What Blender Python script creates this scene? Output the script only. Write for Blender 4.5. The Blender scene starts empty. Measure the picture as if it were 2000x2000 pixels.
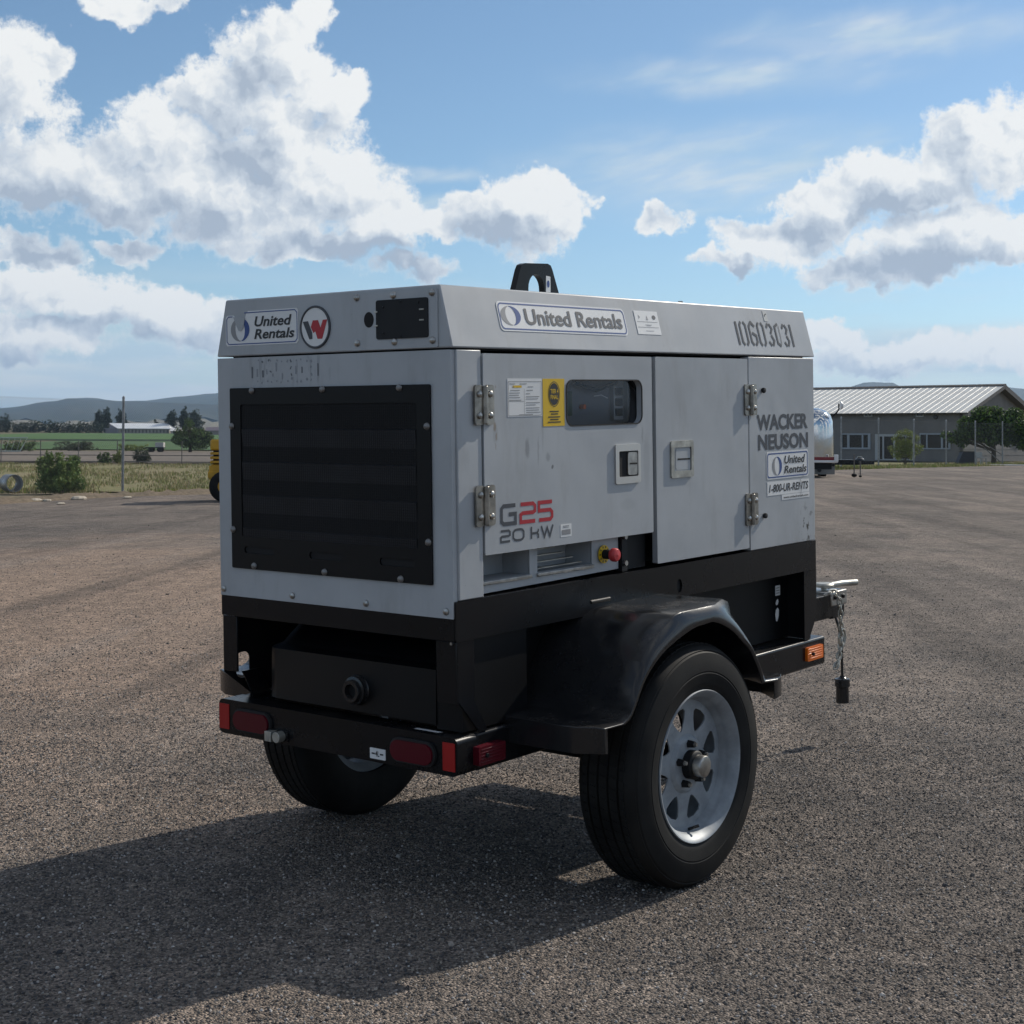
import bpy, math, random
import numpy as np
from mathutils import Vector, Matrix
from mathutils.geometry import tessellate_polygon
random.seed(7)
scene = bpy.context.scene
COL = scene.collection
R = math.radians

# ---------------------------------------------------------------- camera
FPX = 2964.0                                     # focal length in pixels of a 2000 px wide frame
CAMP = Vector((-3.639, -2.955, 1.230))
cR = Vector((0.6267, -0.7792, 0.0050)); cF = Vector((0.7790, 0.6266, 0.0209))
cU = cR.cross(cF).normalized(); cR = cF.cross(cU).normalized(); cF.normalize()
cam = bpy.data.cameras.new('camera')
camo = bpy.data.objects.new('camera', cam); COL.objects.link(camo)
m = Matrix((cR, cU, -cF)).transposed().to_4x4(); m.translation = CAMP
camo.matrix_world = m
cam.sensor_width = 36; cam.lens = 36 * FPX / 2000; cam.shift_y = -0.1
cam.clip_start = 0.05; cam.clip_end = 40000
scene.camera = camo
HF = Vector((cF.x, cF.y, 0)).normalized(); HR = Vector((HF.y, -HF.x, 0))

# ---------------------------------------------------------------- exposure, sun, sky
scene.view_settings.view_transform = 'Standard'
scene.view_settings.look = 'None'
scene.view_settings.exposure = 0.0
scene.view_settings.gamma = 1.0
scene.view_settings.use_curve_mapping = False
scene.render.engine = 'CYCLES'
scene.cycles.max_bounces = 6
scene.cycles.diffuse_bounces = 3
scene.cycles.volume_bounces = 0
SUN_EL, SUN_AZ = R(35.0), R(-8.6)                # azimuth from +x
sun = bpy.data.lights.new('sun', 'SUN'); sun.energy = 4.3; sun.angle = R(0.53); sun.color = (1.0, 0.93, 0.82)
suno = bpy.data.objects.new('sun', sun); COL.objects.link(suno)
sd = Vector((math.cos(SUN_EL) * math.cos(SUN_AZ), math.cos(SUN_EL) * math.sin(SUN_AZ), math.sin(SUN_EL)))
suno.rotation_euler = sd.to_track_quat('Z', 'Y').to_euler()
suno.location = (0, 0, 50)

world = bpy.data.worlds.new('World'); scene.world = world; world.use_nodes = True
world.cycles.sampling_method = 'MANUAL'; world.cycles.sample_map_resolution = 512


class NT:
    """small helper to write node trees"""
    def __init__(s, tree): s.t = tree
    def n(s, typ, **kw):
        nd = s.t.nodes.new(typ)
        for k, v in kw.items(): setattr(nd, k, v)
        return nd
    def put(s, sock, v):
        if hasattr(v, 'is_output') or isinstance(v, bpy.types.NodeSocket): s.t.links.new(v, sock)
        else: sock.default_value = v
    def math(s, op, a, b=None, c=None, clamp=False):
        nd = s.n('ShaderNodeMath', operation=op, use_clamp=clamp)
        s.put(nd.inputs[0], a)
        if b is not None: s.put(nd.inputs[1], b)
        if c is not None: s.put(nd.inputs[2], c)
        return nd.outputs[0]
    def vm(s, op, a, b=None, c=None):
        nd = s.n('ShaderNodeVectorMath', operation=op)
        s.put(nd.inputs[0], a)
        if b is not None: s.put(nd.inputs[1], b)
        if c is not None: s.put(nd.inputs[2], c)
        return nd.outputs['Value'] if op in ('LENGTH', 'DOT_PRODUCT', 'DISTANCE') else nd.outputs[0]
    def comb(s, x, y, z=0.0):
        nd = s.n('ShaderNodeCombineXYZ')
        for i, v in enumerate((x, y, z)): s.put(nd.inputs[i], v)
        return nd.outputs[0]
    def noise(s, vec, scale, detail=4, rough=.5, dim='3D', lac=2.0):
        nd = s.n('ShaderNodeTexNoise', noise_dimensions=dim)
        s.put(nd.inputs['Vector'], vec); s.put(nd.inputs['Scale'], scale)
        nd.inputs['Detail'].default_value = detail; nd.inputs['Roughness'].default_value = rough
        nd.inputs['Lacunarity'].default_value = lac
        return nd
    def ss(s, v, a, b, lo=0.0, hi=1.0):
        nd = s.n('ShaderNodeMapRange', interpolation_type='SMOOTHSTEP')
        s.put(nd.inputs[0], v); nd.inputs[1].default_value = a; nd.inputs[2].default_value = b
        nd.inputs[3].default_value = lo; nd.inputs[4].default_value = hi
        return nd.outputs[0]
    def mix(s, f, a, b, mode='MIX'):
        nd = s.n('ShaderNodeMix', data_type='RGBA', blend_type=mode)
        s.put(nd.inputs[0], f); s.put(nd.inputs[6], a); s.put(nd.inputs[7], b)
        return nd.outputs[2]
    def ramp(s, f, stops):
        nd = s.n('ShaderNodeValToRGB'); e = nd.color_ramp.elements
        while len(e) < len(stops): e.new(0.5)
        for i, (p, c) in enumerate(stops):
            e[i].position = p; e[i].color = (*c, 1) if len(c) == 3 else c
        s.put(nd.inputs[0], f); return nd.outputs[0]


def build_sky():
    w = NT(world.node_tree); t = world.node_tree
    for nd in list(t.nodes): t.nodes.remove(nd)
    out = w.n('ShaderNodeOutputWorld')
    sky = w.n('ShaderNodeTexSky', sky_type='NISHITA', sun_disc=False)
    sky.sun_elevation = SUN_EL
    sky.sun_rotation = math.pi / 2 - SUN_AZ
    sky.air_density = 1.0; sky.dust_density = 0.8; sky.ozone_density = 4.0; sky.altitude = 1400
    bg = w.n('ShaderNodeBackground'); t.links.new(w.mix(1.0, sky.outputs[0], (1.05, 1.075, .99, 1), 'MULTIPLY'), bg.inputs[0]); bg.inputs[1].default_value = SKY
    tc = w.n('ShaderNodeTexCoord'); d = tc.outputs['Generated']
    fx = w.vm('DOT_PRODUCT', d, tuple(HF)); fy = w.vm('DOT_PRODUCT', d, tuple(HR))
    fz = w.vm('DOT_PRODUCT', d, (0, 0, 1))
    u = w.math('MULTIPLY', w.math('ARCTAN2', fy, fx), 57.29578)
    v = w.math('MULTIPLY', w.math('ARCSINE', fz), 57.29578)
    p = w.comb(u, v)
    # lumpy domain: two gentle turbulence layers push the coordinates about
    n1 = w.noise(p, 0.42, 3, .5, '2D'); n2 = w.noise(p, 1.6, 4, .5, '2D')
    w1 = w.vm('MULTIPLY', w.vm('SUBTRACT', n1.outputs[1], (.5, .5, .5)), (3.0, 1.7, 0))
    w2 = w.vm('MULTIPLY', w.vm('SUBTRACT', n2.outputs[1], (.5, .5, .5)), (.75, .70, 0))
    q = w.vm('ADD', w.vm('ADD', p, w1), w2)

    def deg(b):
        cx, cy, rx, ry = b
        return (math.degrees(math.atan((cx - 1000) / FPX)), (862 - cy) * .0190, rx * .0190, ry * .0190)

    def field(blobs, vec, k=.35):
        acc = None
        for b in blobs:
            U, V, ru, rv = deg(b)
            e = w.vm('LENGTH', w.vm('MULTIPLY_ADD', vec, (1 / ru, 1 / rv, 0), (-U / ru, -V / rv, 0)))
            acc = e if acc is None else w.math('SMOOTH_MIN', acc, e, k)
        return acc
    # cumulus heaps (centre and half axes)
    cum = [(20, 190, 110, 110), (90, 150, 60, 50), (310, 300, 120, 100), (430, 210, 110, 80),
           (530, 120, 110, 95), (590, 40, 60, 70), (650, 190, 80, 60), (560, 300, 150, 110), (690, 165, 34, 26),
           (230, 370, 200, 95), (60, 370, 150, 95), (450, 390, 240, 110), (640, 370, 160, 90), (740, 420, 110, 60),
           (860, 440, 90, 48), (1000, 410, 115, 85), (1060, 350, 48, 36), (1100, 410, 48, 60), (930, 390, 60, 45),
           (600, 480, 230, 38), (800, 520, 90, 26), (240, 45, 100, 36), (50, 505, 80, 32), (250, 500, 75, 26),
           (80, 585, 130, 60), (200, 600, 100, 60), (300, 610, 130, 50), (390, 640, 110, 60), (60, 665, 150, 55),
           (1980, 300, 100, 95), (1890, 300, 80, 85), (1760, 370, 170, 80), (1610, 420, 110, 62), (1520, 470, 130, 50),
           (1420, 510, 75, 26), (1860, 470, 220, 70), (1740, 525, 190, 34), (1560, 390, 60, 30),
           (1290, 425, 58, 34), (1620, 670, 80, 40), (1800, 690, 130, 44), (1970, 680, 120, 50), (1700, 710, 140, 30)]
    D = field(cum, q, .22)
    def puffs(vec, scale, detail):
        vo = w.n('ShaderNodeTexVoronoi', feature='SMOOTH_F1', voronoi_dimensions='2D', normalize=True)
        w.put(vo.inputs['Vector'], vec); vo.inputs['Scale'].default_value = scale; vo.inputs['Detail'].default_value = detail
        vo.inputs['Roughness'].default_value = .47; vo.inputs['Lacunarity'].default_value = 2.4; vo.inputs['Smoothness'].default_value = .35
        return vo.outputs['Distance']
    wob_ = w.vm('ADD', p, w.vm('MULTIPLY', w2, (.9, .9, 0)))
    SX, SY = .22, .25                                    # step towards the sun
    va = puffs(wob_, .60, 3.0); vb = puffs(w.vm('ADD', wob_, (SX, SY, 0)), .60, 3.0)
    lobes = [(40, 190, 120, 110), (290, 290, 130, 110), (430, 200, 110, 80), (540, 110, 100, 90), (650, 200, 80, 60), (560, 300, 120, 100), (200, 380, 180, 90),
             (450, 400, 200, 100), (660, 370, 130, 80), (780, 440, 110, 50), (1010, 410, 105, 80), (130, 595, 130, 55), (320, 620, 130, 50), (60, 670, 150, 50),
             (1960, 300, 100, 95), (1760, 380, 160, 80), (1600, 420, 110, 60), (1480, 495, 110, 36), (1860, 480, 220, 60), (1780, 690, 160, 44)]
    q2 = w.vm('ADD', p, w.vm('ADD', w.vm('MULTIPLY', w1, (.8, .8, 0)), w.vm('MULTIPLY', w2, (.8, .8, 0))))
    L0 = field(lobes, q2, .12); L1 = field(lobes, w.vm('ADD', q2, (.62, .70, 0)), .12)
    lit = w.math('MULTIPLY', w.math('SUBTRACT', L0, L1), .85)
    top_ = w.ss(lit, -.30, .25, .28, 1.0)
    nf = w.noise(p, 2.4, 6, .62, '2D').outputs[0]
    f = w.math('ADD', w.math('SUBTRACT', 1.0, D), w.math('MULTIPLY', w.math('MULTIPLY', w.math('SUBTRACT', .36, va), top_), 1.35))
    f = w.math('ADD', f, w.math('MULTIPLY', w.math('SUBTRACT', nf, .5), .22))
    # the rest of the sky, outside what the photograph shows, carries the same broken heaps
    ng = w.noise(p, .085, 6, .6, '2D').outputs[0]
    away = w.math('MAXIMUM', w.ss(w.math('ABSOLUTE', u), 20, 27), w.ss(v, 18, 24))
    g = w.math('SUBTRACT', w.math('MULTIPLY', w.math('SUBTRACT', ng, .53), 5.0), w.math('MULTIPLY', w.math('SUBTRACT', 1.0, away), 9.0))
    f = w.math('MAXIMUM', f, g)
    # shade: grey hearts and bases, bright sunward rims
    dark = [(300, 430, 220, 55), (90, 430, 150, 60), (470, 175, 80, 45), (470, 310, 80, 90), (650, 490, 200, 22), (1010, 450, 90, 45),
            (1790, 400, 170, 50), (1880, 510, 220, 34), (1640, 440, 70, 34), (1480, 515, 90, 18), (200, 650, 160, 30), (60, 520, 90, 16)]
    Dk = field(dark, w.vm('ADD', p, w.vm('ADD', w1, w.vm('MULTIPLY', w2, (.6, .6, 0)))), .5)
    dk = w.ss(Dk, 1.35, .35)
    fa = w.math('ADD', f, w.math('MULTIPLY', w.math('SUBTRACT', w.noise(p, 4.5, 6, .68, '2D').outputs[0], .5), .36))
    alpha = w.math('DIVIDE', w.math('ADD', fa, .05), w.math('MULTIPLY_ADD', w.math('MAXIMUM', lit, 0.0), .50, .34), clamp=True)
    alpha = w.ss(alpha, 0, 1)
    emb = w.math('MULTIPLY', w.math('SUBTRACT', va, vb), 1.9)
    crease = w.math('MULTIPLY', w.ss(va, .30, .62), .22)
    body = w.ss(f, .0, 1.0)
    soft = w.math('MULTIPLY', w.math('SUBTRACT', w.noise(p, .5, 3, .5, '2D').outputs[0], .5), .55)
    shade = w.math('ADD', w.math('ADD', w.math('MULTIPLY', dk, .52), w.math('MULTIPLY_ADD', body, .30, .06)), w.math('ADD', w.math('ADD', emb, lit), w.math('ADD', crease, soft)))
    shade = w.math('MULTIPLY', shade, w.ss(f, -.05, .45), clamp=True)
    ccol = w.ramp(shade, [(0.0, (.93, .94, .93)), (.22, (.82, .85, .87)), (.55, (.63, .69, .76)), (1.0, (.42, .49, .59))])
    # thin veils: cirrus and the milky bank above the horizon
    rot = w.n('ShaderNodeVectorRotate', rotation_type='Z_AXIS'); t.links.new(p, rot.inputs['Vector']); rot.inputs['Angle'].default_value = R(-14)
    st = w.noise(w.vm('MULTIPLY', rot.outputs[0], (.26, 1.15, 0)), 1.0, 6, .55, '2D').outputs[0]
    cb = field([(1450, 150, 260, 34), (1700, 85, 260, 40), (1400, 335, 340, 80), (1560, 300, 220, 60), (800, 330, 150, 14), (890, 390, 140, 18)],
               w.vm('ADD', p, w.vm('MULTIPLY', w1, (1, .5, 0))), .5)
    ci = w.math('MULTIPLY', w.ss(cb, 1.6, .2), w.math('MULTIPLY_ADD', w.ss(st, .34, .72), .62, .38))
    hz = w.noise(w.vm('MULTIPLY', p, (.085, .55, 0)), 1.0, 5, .52, '2D').outputs[0]
    bank = w.math('MULTIPLY', w.ss(v, -6, -1), w.math('ADD', w.math('MULTIPLY', w.ss(v, 7.5, 2.0), w.ss(hz, .38, .66)), w.math('MULTIPLY', w.ss(v, 5.5, .3), .85), clamp=True))
    veil = w.math('MAXIMUM', w.math('MULTIPLY', ci, .72), w.math('MULTIPLY', bank, .90))
    vcol = w.ramp(w.noise(w.vm('MULTIPLY', p, (.12, .8, 0)), 1.0, 5, .55, '2D').outputs[0], [(.34, (.55, .69, .79)), (.64, (.79, .83, .84))])
    cbg = w.n('ShaderNodeBackground'); vbg = w.n('ShaderNodeBackground')
    t.links.new(ccol, cbg.inputs[0]); cbg.inputs[1].default_value = 1.0
    t.links.new(vcol, vbg.inputs[0]); vbg.inputs[1].default_value = 1.0
    m1 = w.n('ShaderNodeMixShader'); m2 = w.n('ShaderNodeMixShader')
    t.links.new(veil, m1.inputs[0]); t.links.new(bg.outputs[0], m1.inputs[1]); t.links.new(vbg.outputs[0], m1.inputs[2])
    t.links.new(w.math('MULTIPLY', alpha, w.ss(v, -1.0, .5)), m2.inputs[0]); t.links.new(m1.outputs[0], m2.inputs[1]); t.links.new(cbg.outputs[0], m2.inputs[2])
    t.links.new(m2.outputs[0], out.inputs[0])


SKY = 0.108
HAZE = 7.5e-5
build_sky()

# ---------------------------------------------------------------- helpers
def at(px, depth, z=None):
    """point on the ground under picture column px, `depth` metres ahead of the camera"""
    p = CAMP + HF * depth + HR * (depth * (px - 1000) / FPX)
    return Vector((p.x, p.y, H(depth) if z is None else z))
def H(d): return 0.0085 * max(0.0, d - 190.0)
def hy(px): return 862 + .005 * (px - 1000)
def gd(px, py): return CAMP.z * FPX / (py - hy(px))      # depth of a flat-ground point

def tag(o, label=None, cat=None, group=None, kind=None):
    if label: o['label'] = label
    if cat: o['category'] = cat
    if group: o['group'] = group
    if kind: o['kind'] = kind
    return o
def empty(name, loc=(0, 0, 0), rz=0.0, label=None, cat=None, group=None):
    o = bpy.data.objects.new(name, None); COL.objects.link(o); o.location = loc; o.rotation_euler = (0, 0, rz)
    o.empty_display_size = .2
    return tag(o, label, cat, group)
def dup(o, parent=None, **kw):
    c = o.copy(); COL.objects.link(c); c.parent = parent
    for ch in list(o.children): dup(ch, c)
    return c

class MB:
    """collects faces; build() links them as one mesh object"""
    def __init__(s, off=(0, 0, 0)): s.v = []; s.f = []; s.m = []; s.off = Vector(off)
    def add(s, vs, fs, mat=0):
        b = len(s.v); s.v += [tuple(x) for x in vs]
        for f in fs: s.f.append(tuple(b + i for i in f)); s.m.append(mat)
        return s
    def box(s, x0, x1, y0, y1, z0, z1, mat=0):
        vs = [(x0, y0, z0), (x1, y0, z0), (x1, y1, z0), (x0, y1, z0), (x0, y0, z1), (x1, y0, z1), (x1, y1, z1), (x0, y1, z1)]
        return s.add(vs, [(3, 2, 1, 0), (4, 5, 6, 7), (0, 1, 5, 4), (1, 2, 6, 5), (2, 3, 7, 6), (3, 0, 4, 7)], mat)
    def plate(s, outer, holes, fn, a, b, mat=0, back=True):
        """polygon with holes, thickened from level a to level b; fn(u, v, level) gives the point"""
        loops = [outer] + list(holes)
        tri = tessellate_polygon([[Vector((x, y, 0)) for x, y in l] for l in loops])
        flat = [q for l in loops for q in l]; n = len(flat)
        s.add([fn(u, v, b) for u, v in flat], tri, mat)
        if back:
            s.add([fn(u, v, a) for u, v in flat], [t[::-1] for t in tri], mat)
            for l in loops:
                k = len(l)
                vs = [fn(u, v, a) for u, v in l] + [fn(u, v, b) for u, v in l]
                s.add(vs, [(i, (i + 1) % k, k + (i + 1) % k, k + i) for i in range(k)], mat)
        return s
    def sheet(s, poly, fn, lv, mat=0, holes=()): return s.plate(poly, holes, fn, 0, lv, mat, back=False)
    def cyl(s, p0, p1, r0, r1=None, n=16, mat=0, caps=True):
        r1 = r0 if r1 is None else r1
        p0 = Vector(p0); p1 = Vector(p1); d = (p1 - p0).normalized()
        a = d.orthogonal().normalized(); b = d.cross(a)
        vs = []
        for p, r in ((p0, r0), (p1, r1)):
            for i in range(n):
                t = 2 * math.pi * i / n; vs.append(p + (a * math.cos(t) + b * math.sin(t)) * r)
        fs = [(i, (i + 1) % n, n + (i + 1) % n, n + i) for i in range(n)]
        if caps: fs += [tuple(range(n - 1, -1, -1)), tuple(range(n, 2 * n))]
        return s.add(vs, fs, mat)
    def tube(s, path, r, n=8, mat=0, closed=False):
        path = [Vector(p) for p in path]; k = len(path); vs = []; pa = None
        for i, p in enumerate(path):
            d = (path[(i + 1) % k] - path[i - 1]) if (closed or 0 < i < k - 1) else (path[min(i + 1, k - 1)] - path[max(i - 1, 0)])
            d.normalize()
            a = d.orthogonal().normalized() if pa is None else (pa - d * pa.dot(d)).normalized()
            pa = a; b = d.cross(a)
            vs += [p + (a * math.cos(2 * math.pi * j / n) + b * math.sin(2 * math.pi * j / n)) * r for j in range(n)]
        fs = []
        for i in range(k if closed else k - 1):
            i2 = (i + 1) % k
            fs += [(i * n + j, i * n + (j + 1) % n, i2 * n + (j + 1) % n, i2 * n + j) for j in range(n)]
        if not closed: fs += [tuple(range(n - 1, -1, -1)), tuple((k - 1) * n + j for j in range(n))]
        return s.add(vs, fs, mat)
    def lathe(s, prof, fn, n=48, mat=0, closed=False):
        """prof: (radius, height); fn(r*cos, r*sin, h)"""
        k = len(prof); vs = []
        for r, h in prof:
            vs += [fn(r * math.cos(2 * math.pi * j / n), r * math.sin(2 * math.pi * j / n), h) for j in range(n)]
        fs = []
        for i in range(k if closed else k - 1):
            i2 = (i + 1) % k
            fs += [(i * n + j, i * n + (j + 1) % n, i2 * n + (j + 1) % n, i2 * n + j) for j in range(n)]
        return s.add(vs, fs, mat)
    def grid(s, rows, mat=0):
        n = len(rows[0]); vs = [p for r in rows for p in r]
        return s.add(vs, [(i * n + j, i * n + j + 1, (i + 1) * n + j + 1, (i + 1) * n + j) for i in range(len(rows) - 1) for j in range(n - 1)], mat)
    def ribbon(s, pts, w, fn, lv, mat=0):
        """mitred stroke of width w along pts"""
        L = []; Rr = []; k = len(pts); P = [Vector(p) for p in pts]
        for i in range(k):
            d0 = (P[i] - P[i - 1]).normalized() if i else (P[1] - P[0]).normalized()
            d1 = (P[i + 1] - P[i]).normalized() if i < k - 1 else d0
            n0 = Vector((-d0.y, d0.x)); n1 = Vector((-d1.y, d1.x)); mm = n0 + n1
            mm = n0 if mm.length < 1e-6 else mm.normalized()
            sc = w / 2 / max(.35, mm.dot(n0))
            L.append(P[i] + mm * sc); Rr.append(P[i] - mm * sc)
        vs = [fn(q.x, q.y, lv) for q in L] + [fn(q.x, q.y, lv) for q in Rr]
        return s.add(vs, [(k + i, k + i + 1, i + 1, i) for i in range(k - 1)], mat)
    def text(s, body, fn, u0, u1, v0, v1, lv, mat=0, bold=0.0, shear=0.0):
        vs, fs = TEXT[(body, bold, shear)]
        xs = [v[0] for v in vs]; ys = [v[1] for v in vs]; a, b, c, d = min(xs), max(xs), min(ys), max(ys)
        return s.add([fn(u0 + (x - a) / (b - a) * (u1 - u0), v0 + (y - c) / (d - c) * (v1 - v0), lv) for x, y in vs], fs, mat)
    def build(s, name, mats, parent=None, smooth=40, bevel=0, seg=2, **kw):
        me = bpy.data.meshes.new(name)
        o3 = s.off
        me.from_pydata([(v[0] - o3.x, v[1] - o3.y, v[2] - o3.z) for v in s.v], [], s.f)
        mats = mats if isinstance(mats, (list, tuple)) else [mats]
        for q in mats: me.materials.append(q)
        me.polygons.foreach_set('material_index', s.m)
        if smooth:
            me.polygons.foreach_set('use_smooth', [True] * len(s.f)); me.set_sharp_from_angle(angle=R(smooth))
        me.update()
        o = bpy.data.objects.new(name, me); COL.objects.link(o); o.parent = parent
        if bevel:
            b = o.modifiers.new('bevel', 'BEVEL'); b.width = bevel; b.segments = seg; b.limit_method = 'ANGLE'; b.angle_limit = R(35)
            b.harden_normals = False
        return tag(o, **kw)

def rrect(u0, u1, v0, v1, r, n=5):
    pts = []
    for cx, cy, a in ((u1 - r, v0 + r, -90), (u1 - r, v1 - r, 0), (u0 + r, v1 - r, 90), (u0 + r, v0 + r, 180)):
        pts += [(cx + r * math.cos(R(a + 90 * i / n)), cy + r * math.sin(R(a + 90 * i / n))) for i in range(n + 1)]
    return pts
def ell(cu, cv, ru, rv, n=32, a0=0, a1=360):
    full = abs(a1 - a0) >= 360
    return [(cu + ru * math.cos(R(a0 + (a1 - a0) * i / (n if full else n - 1))), cv + rv * math.sin(R(a0 + (a1 - a0) * i / (n if full else n - 1)))) for i in range(n)]

# lettering outlines come from the built-in font
TEXT = {}
def make_texts(lst):
    obs = []
    for body, bold, shear in lst:
        cu = bpy.data.curves.new('lettering', 'FONT'); cu.body = body; cu.offset = bold; cu.shear = shear
        cu.resolution_u = 3; cu.fill_mode = 'FRONT'
        o = bpy.data.objects.new('lettering', cu); COL.objects.link(o); obs.append(o)
    dg = bpy.context.evaluated_depsgraph_get()
    for (body, bold, shear), o in zip(lst, obs):
        me = bpy.data.meshes.new_from_object(o.evaluated_get(dg))
        TEXT[(body, bold, shear)] = ([(v.co.x, v.co.y) for v in me.vertices], [tuple(p.vertices) for p in me.polygons])
        bpy.data.meshes.remove(me)
    for o in obs:
        cu = o.data; bpy.data.objects.remove(o); bpy.data.curves.remove(cu)
make_texts([('United', .022, .22), ('Rentals', .022, .22), ('United Rentals', .022, 0.0), ('WACKER', .035, 0.0), ('NEUSON', .035, 0.0),
            ('1-800-UR-RENTS', .02, 0.18), ('www.unitedrentals.com', .015, .1), ('TIER 4', .02, 0.0), ('FINAL', .02, 0.0),
            ('!', .02, 0.0), ('4L', .02, 0.0), ('STOP', .02, 0.0)])

# ---------------------------------------------------------------- materials
def mat(name, col, rough=.6, metal=0.0, spec=.5, bump=None, vary=None, coat=0.0, sheen=None):
    """principled material; vary=(scale, amount[, second colour]); bump=(scale, strength)"""
    M = bpy.data.materials.new(name); M.use_nodes = True
    t = M.node_tree; w = NT(t); b = t.nodes['Principled BSDF']
    b.inputs['Base Color'].default_value = (*col, 1); b.inputs['Roughness'].default_value = rough
    b.inputs['Metallic'].default_value = metal; b.inputs['Specular IOR Level'].default_value = spec
    b.inputs['Coat Weight'].default_value = coat; b.inputs['Coat Roughness'].default_value = .1
    tc = w.n('ShaderNodeTexCoord').outputs['Object']
    if vary:
        n = w.noise(tc, vary[0], 5, .6).outputs[0]
        c2 = vary[2] if len(vary) > 2 else tuple(c * (1 - vary[1]) for c in col)
        c1 = col if len(vary) > 2 else tuple(min(1, c * (1 + vary[1])) for c in col)
        t.links.new(w.mix(w.ss(n, .32, .68), (*c1, 1), (*c2, 1)), b.inputs['Base Color'])
        t.links.new(w.math('ADD', rough - .08, w.math('MULTIPLY', n, .16)), b.inputs['Roughness'])
    if bump:
        bp = w.n('ShaderNodeBump'); bp.inputs['Strength'].default_value = bump[1]; bp.inputs['Distance'].default_value = bump[2] if len(bump) > 2 else .01
        t.links.new(w.noise(tc, bump[0], 4, .6).outputs[0], bp.inputs['Height']); t.links.new(bp.outputs[0], b.inputs['Normal'])
    return M
def paint(name, col, rough=.42, marks=(), streaks=None, chips=None, rust=()):
    """weathered grey enamel: faint mottling, plus placed scuffs (x, y, z, rx, ry, rz, strength), run-down streaks and chips"""
    M = mat(name, col, rough); t = M.node_tree; w = NT(t); b = t.nodes['Principled BSDF']
    tc = w.n('ShaderNodeTexCoord').outputs['Object']
    n = w.noise(tc, 3.5, 5, .6).outputs[0]; n2 = w.noise(w.vm('MULTIPLY', tc, (9, 9, 2)), 1.0, 5, .65).outputs[0]
    c = w.mix(w.ss(n, .35, .7), (*[x * 1.05 for x in col], 1), (*[x * .92 for x in col], 1))
    c = w.mix(w.math('MULTIPLY', w.ss(n2, .52, .8), .34), c, (.17, .16, .14, 1))
    n3 = w.noise(w.vm('MULTIPLY', tc, (24, 24, 7)), 1.0, 6, .7).outputs[0]
    c = w.mix(w.math('MULTIPLY', w.ss(n3, .62, .74), .30), c, (.46, .45, .42, 1))
    n4 = w.noise(tc, 75, 3, .7).outputs[0]
    c = w.mix(w.math('MULTIPLY', w.ss(n4, .72, .76), .5), c, (.10, .10, .10, 1))
    for (x, y, z, rx, ry, rz, s, cc) in [q + ((.09, .095, .10, 1),) for q in marks] + [q + ((.20, .12, .035, 1),) for q in rust]:
        e = w.vm('LENGTH', w.vm('MULTIPLY_ADD', w.vm('ADD', tc, w.vm('MULTIPLY', w.vm('SUBTRACT', w.noise(tc, 40, 3).outputs[1], (.5, .5, .5)), (.012, .012, .012))),
                                 (1 / rx, 1 / ry, 1 / rz), (-(x - TO.x) / rx, -(y - TO.y) / ry, -(z - TO.z) / rz)))
        c = w.mix(w.math('MULTIPLY', w.ss(e, 1.1, .45), s), c, cc)
    if streaks:
        (x0, y0, z0, x1, y1, z1) = streaks
        nn = w.noise(w.vm('MULTIPLY', tc, (42, 42, 7)), 1.0, 4, .6).outputs[0]
        inside = w.n('ShaderNodeVectorMath', operation='ABSOLUTE')
        cx, cy, cz = [(a + q) / 2 for a, q in zip(streaks[:3], streaks[3:])]; hx, hy_, hz = [abs(a - q) / 2 for a, q in zip(streaks[:3], streaks[3:])]
        e = w.vm('LENGTH', w.vm('MULTIPLY_ADD', tc, (1 / hx, 1 / hy_, 1 / hz), (-(cx - TO.x) / hx, -(cy - TO.y) / hy_, -(cz - TO.z) / hz)))
        c = w.mix(w.math('MULTIPLY', w.math('MULTIPLY', w.ss(e, 1.5, .7), w.ss(nn, .54, .64)), .28), c, (.06, .065, .075, 1))
    if chips:
        cx, cy, cz, r = chips
        nn = w.noise(w.vm('MULTIPLY', tc, (1.6, 1, .8)), 34, 4, .7).outputs[0]
        e = w.vm('LENGTH', w.vm('MULTIPLY_ADD', tc, (1 / r,) * 3, (-(cx - TO.x) / r, -(cy - TO.y) / r, -(cz - TO.z) / r)))
        c = w.mix(w.math('MULTIPLY', w.ss(e, 1.2, .3), w.ss(nn, .57, .62)), c, (.045, .04, .03, 1))
    t.links.new(c, b.inputs['Base Color'])
    t.links.new(w.math('ADD', rough - .07, w.math('MULTIPLY', n2, .16)), b.inputs['Roughness'])
    bp = w.n('ShaderNodeBump'); bp.inputs['Strength'].default_value = .30; bp.inputs['Distance'].default_value = .01
    t.links.new(w.noise(tc, 4.5, 2).outputs[0], bp.inputs['Height']); t.links.new(bp.outputs[0], b.inputs['Normal'])
    return M

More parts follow.
